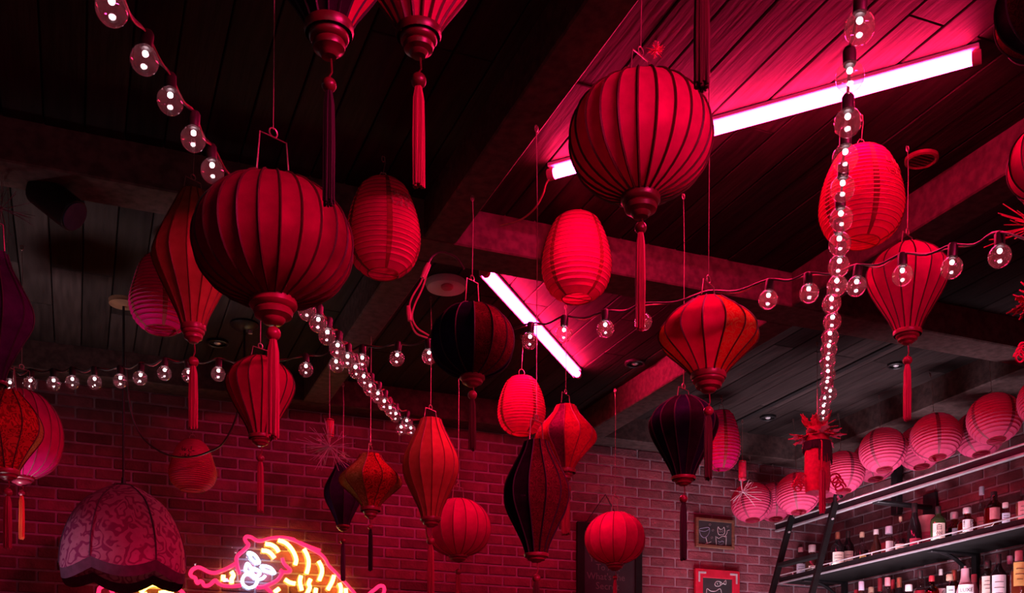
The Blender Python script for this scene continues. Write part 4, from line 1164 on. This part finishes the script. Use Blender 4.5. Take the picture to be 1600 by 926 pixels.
def bottle(label, px, ytop, w, u, zsh, shape, gmat, cap=('cap_black', .40, .90), lab=None, fill=None, square=0.0, group='bottles on the upper shelf', txt=None, vmin=None):
    """px: axis column, ytop: row of the top, w: width in px"""
    q = PU(px, ytop, u); Y = q.x * SI + q.y * CO
    R = w / 2 * MPP(Y); Hb = q.z - zsh
    face = math.atan2(-q.y, -q.x) + 0.12
    t = thing('bottle', label, 'bottle', (q.x, q.y, zsh), group)
    prof = [(r * R, z * Hb) for r, z in BP[shape]]
    MB().lathe(prof, 20, square=square, cap1=True).build('glass_body', gmat, t)
    if fill:
        fm, fz = fill; fp = [(r * R * 0.93, max(z * Hb, 0.004)) for r, z in BP[shape] if z <= fz]
        MB().lathe(fp, 18, square=square).build('liquid', fm, t)
    cm, cr, cz = cap
    if cm:
        rc = cr * R
        MB().lathe([(rc * .94, cz * Hb), (rc, cz * Hb + 0.003), (rc, Hb - 0.004), (rc * .88, Hb)], 16).build('cap', cm, t)
    if lab:
        lm, z0, z1, hw = lab[:4]
        vs, fs = [], []
        n = 8
        for zz in (z0, z1):
            for k in range(n + 1):
                a = -hw + 2 * hw * k / n
                q_ = 1.0
                if square > 0:
                    p_ = 2 + 8 * square; aa = a + face
                    q_ = 1.0 / (abs(math.cos(aa)) ** p_ + abs(math.sin(aa)) ** p_) ** (1 / p_)
                vs.append(((R * q_ + 0.0012) * math.cos(a + face), (R * q_ + 0.0012) * math.sin(a + face), zz * Hb))
        for k in range(n): fs.append((k, k + 1, n + 2 + k, n + 1 + k))
        lo = MB().add(vs, fs).build('paper_label', lm, t)
        if txt:
            body, size, tm, zf = txt
            rr = R * (1.22 if square > 0.3 else 1.0) + 0.004
            for i, chs in enumerate(body.split('|')):
                o = link(text_mesh(chs, size, tm), 'lettering', lo, (rr * math.cos(face), rr * math.sin(face), zf * Hb - i * size * 1.05))
                o.rotation_euler = (math.pi / 2, 0, face + math.pi / 2)
        else:
            for i in range(3):
                zz = (z0 + (z1 - z0) * (0.28 + 0.22 * i)) * Hb; ww = hw * (0.45, 0.65, 0.55)[i]
                MB().tube([((R + 0.0022) * math.cos(face + ww * s), (R + 0.0022) * math.sin(face + ww * s), zz) for s in (-1, -.5, 0, .5, 1)], 0.0016, 4).build('print_line', 'ink', lo)
    return t
Z1 = SZ + 0.044; UB = 5.0
G1 = 'bottles on the upper shelf'; G2 = 'bottles on the lower shelf'
bottle('white ceramic bottle with pink flowers at the ladder end of the upper shelf', 1232, 874, 16, UB, Z1, 'pear', 'label_white', ('cap_red', .42, .93), ('label_pink', .12, .32, .8))
bottle('clear bottle with pink cap behind the ladder rung', 1251, 855, 22, UB, Z1, 'decanter', 'clear_glass', ('label_pink', .38, .86), ('label_blue', .12, .45, .7))
bottle('dark bottle with wide white stopper behind the ladder', 1269, 851, 22, UB, Z1, 'decanter', 'bottle_brown', ('cap_white', .52, .76), ('label_cream', .22, .30, .6))
bottle('dark bottle with copper foil neck and cream label beside the ladder', 1309, 831, 20, 4.94, Z1, 'wine', 'bottle_black', ('cap_copper', .36, .62), ('label_cream', .08, .42, .95))
bottle('dark bottle with pale label, second from the ladder', 1325, 829, 19, 5.04, Z1, 'wine', 'bottle_black', ('cap_black', .36, .80), ('label_cream', .08, .45, .8))
bottle('round clear decanter with cork stopper and yellow oval label', 1347, 831, 22, UB, Z1, 'bulb', 'clear_glass', ('cap_cork', .34, .84), ('label_yellow', .10, .24, .45), ('liquor_dark', .45))
bottle('brown bottle with a white pourer, left of the square blue-labelled bottle', 1369, 827, 20, UB, Z1, 'bulb', 'bottle_brown', ('cap_white', .40, .84))
bottle('square clear bottle with blue-white label and big stopper', 1389, 822, 20, UB, Z1, 'decanter', 'clear_glass', ('cap_lilac', .56, .76), ('label_white', .12, .50, .55), ('liquor_red', .5), square=.5)
bottle('slim conical bottle of dark liquor with cream label', 1407, 807, 20, UB, Z1, 'cone', 'clear_glass', ('cap_cork', .24, .88), ('label_cream', .04, .27, .95), ('liquor_dark', .42))
bottle('tall dark champagne bottle with a red label', 1429, 786, 22, UB, Z1, 'champ', 'bottle_black', ('cap_black', .40, .72), ('label_red', .08, .26, .8))
bottle('pink paper-topped tin with a red label, between the champagne and green bottles', 1449, 806, 26, 5.12, Z1, 'tin', 'label_pink', (None, 0, 0), ('label_red', .12, .55, .9))
bottle('green whisky bottle with a cream label of black brush characters', 1466, 791, 23, 4.93, Z1, 'spirit', 'bottle_green', ('cap_black', .38, .80), ('label_cream', .10, .52, .85), txt=('白|州', 0.040, 'ink', .40))
bottle('dark faceted decanter with a silver mark and round stopper', 1491, 800, 24, 5.05, Z1, 'decanter', 'amber_glass', ('steel', .50, .78), ('label_blue', .16, .46, .35), ('liquor_dark', .5), square=.25)
bottle('dark decanter with a white label bearing one black brush character', 1511, 793, 25, 4.96, Z1, 'decanter', 'amber_glass', ('steel', .50, .80), ('label_white', .16, .56, .62), ('liquor_amber', .55), txt=('響', 0.062, 'ink', .36), square=.2)
bottle('tall clear bottle with frosted stopper and floral body', 1534, 760, 20, 5.06, Z1, 'cone', 'clear_glass', ('cap_lilac', .40, .84), ('label_pink', .08, .40, .9), ('liquor_red', .3))
bottle('square bourbon bottle with dark neck and pink label', 1553, 768, 25, UB, Z1, 'spirit', 'amber_glass', ('cap_black', .40, .70), ('label_pink', .30, .58, .60), ('liquor_red', .6), square=.35)
bottle('small clear bottle with grey-blue label and glass stopper', 1571, 785, 18, 4.95, Z1, 'decanter', 'clear_glass', ('cap_white', .50, .80), ('label_blue', .18, .56, .65), ('liquor_dark', .3))
bottle('bottle with a large pink label cut by the right edge of the upper shelf', 1600, 762, 26, UB, Z1, 'spirit', 'clear_glass', ('cap_black', .40, .80), ('label_pink', .14, .62, .8), ('liquor_amber', .6))
Z2 = SZ - 0.44 + 0.044
for lab, px, yt, w, sh, gm_, cp, lb, fl, uu in (
    ('bottle top with a pale lilac cap, leftmost on the lower shelf', 1346, 908, 20, 'wine', 'bottle_brown', ('cap_lilac', .44, .80), None, None, 4.92),
    ('red-capped bottle behind the lilac-capped one on the lower shelf', 1338, 921, 18, 'wine', 'bottle_brown', ('cap_red', .40, .85), None, None, 5.08),
    ('bottle with a cork top beside the lilac-capped one on the lower shelf', 1361, 917, 22, 'spirit', 'amber_glass', ('cap_cork', .40, .86), None, ('liquor_amber', .6), 5.03),
    ('slim bottle with a dull red capsule, left of the pale foil one', 1375, 903, 19, 'wine', 'clear_glass', ('cap_red', .38, .74), None, ('liquor_red', .6), 5.13),
    ('bottle with a pale pink foil top on the lower shelf', 1387, 902, 21, 'spirit', 'clear_glass', ('label_pink', .42, .82), None, ('liquor_amber', .6), 4.97),
    ('narrow bottle with dark red capsule, right of the pale foil one', 1395, 905, 17, 'wine', 'bottle_brown', ('cap_red', .36, .76), None, None, 5.10),
    ('dark bottle with a copper-red capsule on the lower shelf', 1405, 902, 21, 'wine', 'bottle_black', ('cap_copper', .38, .74), None, None, 5.06),
    ('bottle with a wide white cup-shaped stopper on the lower shelf', 1420, 913, 20, 'decanter', 'clear_glass', ('cap_white', .56, .82), None, ('liquor_red', .5), 4.96),
    ('pink glass decanter with a tall dark stopper on the lower shelf', 1438, 891, 22, 'decanter', 'clear_glass', ('cap_black', .36, .84), None, ('liquor_red', .62), 4.98),
    ('amber bottle with a black pourer on the lower shelf', 1456, 899, 22, 'spirit', 'amber_glass', ('cap_red', .40, .86), None, ('liquor_amber', .6), 4.96),
    ('tall bottle with a pale ball stopper on the lower shelf', 1470, 889, 18, 'cone', 'clear_glass', ('cap_white', .34, .88), ('label_white', .2, .6, .8), ('liquor_red', .4), 5.09),
    ('clear bottle with pale cap and narrow white label on the lower shelf', 1484, 897, 24, 'decanter', 'clear_glass', ('cap_cork', .44, .84), ('label_white', .3, .68, .5), None, 4.95),
    ('bottle with a reddish capsule behind the white pear-shaped one', 1491, 890, 20, 'wine', 'amber_glass', ('cap_copper', .40, .76), None, None, 5.10),
    ('small pink flask-like bottle right of the white pear-shaped one', 1522, 897, 24, 'cone', 'bottle_rose', ('label_pink', .36, .80), None, None, 5.10),
    ('round-labelled liqueur bottle with layered neck on the lower shelf', 1543, 876, 25, 'spirit', 'amber_glass', ('cap_black', .44, .84), ('label_cream', .30, .66, .8), ('liquor_red', .6), 4.97),
    ('black bottle with a folded white paper label on the lower shelf', 1560, 865, 25, 'wine', 'bottle_black', ('cap_black', .36, .80), ('label_white', .10, .58, .9), None, 4.95),
    ('clear bottle with glass stopper left of the yellow-labelled one', 1578, 868, 24, 'spirit', 'clear_glass', ('cap_lilac', .36, .84), None, ('liquor_red', .6), 5.06),
    ('bottle with a yellow printed label and pink cap at the right edge', 1592, 860, 25, 'spirit', 'clear_glass', ('label_pink', .46, .80), ('label_yellow', .30, .76, .75), ('liquor_amber', .6), 4.93)):
    bottle(lab, px, yt, w, uu, Z2, sh, gm_, cp, lb, fl, group=G2)
bottle('frosted white-pink pear-shaped bottle with a steel pourer on the lower shelf', 1508, 884, 30, 4.92, Z2, 'pear', 'bottle_rose', ('steel', .14, .92), ('label_white', .30, .56, .8), group=G2, txt=('LUXE', 0.030, 'ink', .43))

# ================================================================== ORNAMENTS
def burst(label, px, py, rad, Y, mat, n=26, body=None, seed=1, bend=0.25, rr=0.0013, cluster=None):
    """spray of fine filaments; body: (top row, bottom row, width px) of the red cracker above it"""
    c = P(px, py, Y); m = MPP(Y); rnd = random.Random(seed)
    t = thing('firecracker_ornament' if body else 'tinsel_spray', label, 'ornament', c, 'party sprays and firecrackers')
    b = MB()
    for k in range(n):
        d = Vector((rnd.gauss(0, 1), rnd.gauss(0, 1), rnd.gauss(0, 0.9))).normalized()
        if cluster is not None:
            d = (d * 0.55 + Vector(cluster)).normalized()
        L = rad * m * rnd.uniform(.55, 1.1)
        e = Vector((rnd.uniform(-1, 1), rnd.uniform(-1, 1), rnd.uniform(-1, .3))) * L * bend
        b.tube([d * 0.004, d * L * .5 + e * .15, d * L + e * .5], [rr, rr, rr * .7], 4)
        if rnd.random() < .5:
            d2 = (d + Vector((rnd.uniform(-.5, .5), rnd.uniform(-.5, .5), rnd.uniform(-.5, .5)))).normalized()
            b.tube([d * L * .5 + e * .15, d * L * .5 + d2 * L * .4], rr * .8, 4)
    b.build('spray', mat, t)
    MB().sphere((0, 0, 0), max(0.008, rr * 4), 10, 6).build('knot', mat, t)
    if body:
        y0, y1, w = body; z0, z1 = P(px, y0, Y).z - c.z, P(px, y1, Y).z - c.z; r = w / 2 * m
        MB().lathe([(r * .4, z1 - 0.004), (r * .9, z1), (r, z1 + 0.006), (r, z0 - 0.006), (r * .9, z0), (r * .3, z0 + 0.004)], 18).build('cracker_tube', 'felt_red', t)
        for z in (z1 + 0.008, z0 - 0.008):
            MB().tube([(r * 1.02 * math.cos(a), r * 1.02 * math.sin(a), z) for a in [q * math.pi / 8 for q in range(16)]], 0.002, 5, closed=True).build('band', 'dark_red_wood', t)
        MB().tube([(0, 0, z1), (0, 0, 0)], 0.003, 6).build('fuse', 'spark_red', t)
        add_string(t, z0, ZB - c.z)
    else:
        add_string(t, 0.0, ZC - c.z)
    return t
burst('firecracker ornament with a wide white spray, left of the slim purple lantern', 515, 697, 48, 5.9, 'spark_white', 40, (655, 682, 14), 3, rr=.0016)
burst('firecracker ornament with a thin white spray at the brick-wall end of the lantern row', 1160, 768, 36, 6.9, 'spark_white', 16, (720, 750, 12), 5, rr=.0016)
burst('small red tinsel spray on the ceiling above the round lantern before the tube', 1025, 78, 13, 3.45, 'spark_red', 40, None, 8, rr=.0012)
burst('purple tinsel spray at the left edge beside the black spotlight', 2, 326, 62, 3.95, 'spark_purple', 34, None, 9, rr=.0010)
burst('pink tinsel fronds sticking in from the right edge', 1622, 352, 74, 3.5, 'spark_red', 15, None, 11, rr=.0022, bend=.12, cluster=(-0.7, 0.3, 0.0))

def leaf(b, base, d, n, L, W, rnd):
    """jagged felt leaf from base along d, in the plane across n"""
    s = d.cross(n).normalized(); th = n.normalized() * 0.004
    out = [(0, .10), (.25, .34), (.32, .20), (.5, .50), (.56, .26), (.72, .40), (.78, .16), (1.0, .02)]
    poly = [(x, y) for x, y in out] + [(x, -y) for x, y in reversed(out)]
    cur = rnd.uniform(-.15, .25)
    vs = []
    for x, y in poly: vs.append(base + d * (x * L) + s * (y * W) + n * (cur * L * x * x))
    n0 = len(vs)
    b.add(vs + [v + th for v in vs], [tuple(range(n0)), tuple(reversed(range(n0, 2 * n0)))] + [(k, k + n0, (k + 1) % n0 + n0, (k + 1) % n0) for k in range(n0)])
def dragon(label, px, ytop, Y, sc=1.0, seed=4):
    m = MPP(Y) * sc; c = P(px, ytop, Y); rnd = random.Random(seed)
    t = thing('dragon_ornament', label, 'ornament', c, 'red felt ornaments')
    R = 19 * m
    MB().lathe([(R * .5, -4 * m), (R * .85, -14 * m), (R, -40 * m), (R * 1.05, -95 * m), (R * .95, -112 * m), (R * .4, -116 * m)], 20).build('body', 'felt_red', t)
    for ring, (z, L, el0, num) in enumerate(((-8, 24, .75, 6), (-26, 33, .10, 10), (-22, 28, -.45, 8), (-14, 22, .45, 7))):
        for k in range(num):
            a = 2 * math.pi * k / num + ring * .4 + rnd.uniform(-.3, .3); el = el0 + rnd.uniform(-.3, .3)
            d = Vector((math.cos(a) * math.cos(el), math.sin(a) * math.cos(el), math.sin(el)))
            n = Vector((-math.cos(a) * math.sin(el), -math.sin(a) * math.sin(el), math.cos(el)))
            b = MB(); leaf(b, Vector((math.cos(a) * R * .6, math.sin(a) * R * .6, z * m)), d, n, L * m, L * m * .55, rnd)
            b.build('leaf', 'felt_red', t, smooth=False)
    fr_ = MB()
    for k in range(60):
        a = k * 2 * math.pi / 60; z1 = (-46 - rnd.uniform(0, 24) * (1 if math.cos(a - AIM - 1.2) > 0.2 else .15)) * m
        fr_.tube([(R * 1.04 * math.cos(a), R * 1.04 * math.sin(a), -34 * m), (R * 1.12 * math.cos(a), R * 1.12 * math.sin(a), -44 * m), (R * 1.16 * math.cos(a), R * 1.16 * math.sin(a), z1)], 1.3 * m, 4)
    fr_.build('fringe', 'tassel_black', t)
    for sgn in (-1, 1):
        base_a = AIM + sgn * 1.35
        for j in range(3):
            q = []
            for i in range(22):
                an = i / 21 * 2 * math.pi * 1.2; rr = (9 - 4.5 * i / 21) * m
                out = R * 1.05 + (6 + j * 4) * m
                x = out + rr * math.cos(an); z = (-92 - j * 7) * m + rr * math.sin(an)
                q.append((x * math.cos(base_a), x * math.sin(base_a), z))
            MB().tube(q, 1.5 * m, 5).build('curl', 'felt_red', t)
    # front tassel on a cord
    fx, fy = math.cos(AIM) * R * 1.35, math.sin(AIM) * R * 1.35
    MB().tube([(0, 0, -20 * m), (fx, fy, -40 * m), (fx, fy, -84 * m)], 1.0 * m, 5).build('cord', 'felt_red', t)
    tb = MB()
    for k in range(22):
        a = k * 2.4; q = 4.6 * m * math.sqrt((k + .5) / 22)
        x, y = fx + q * math.cos(a), fy + q * math.sin(a)
        tb.tube([(fx, fy, -80 * m), (x, y, -88 * m), (x, y, (-146 - rnd.uniform(0, 5)) * m)], 1.35 * m, 4)
    tb.build('tassel', 'tassel_red', t)
    add_string(t, -4 * m, ZC - c.z)
    return t
dragon('red felt dragon ornament with black fringe and tassel at the foot of the bulb column', 1277, 657, 6.0)
dragon('red felt ornament with jagged leaves cut by the right edge', 1625, 445, 3.3, 1.1, 6)

# drooping cable across the writing lantern
pts = [(196, 560, 5.5), (204, 640, 5.55), (222, 682, 5.6), (250, 705, 5.6), (275, 713, 5.6), (300, 713, 5.6), (325, 706, 5.6), (350, 690, 5.6), (372, 640, 5.55), (380, 560, 5.5)]
o = MB().tube(spline([P(*q) for q in pts], 6), 0.005, 6).build('drooping_cable', 'black_cable', recenter=True)
o['label'] = 'thin black cable drooping across the paper lantern with black writing'; o['category'] = 'cable'
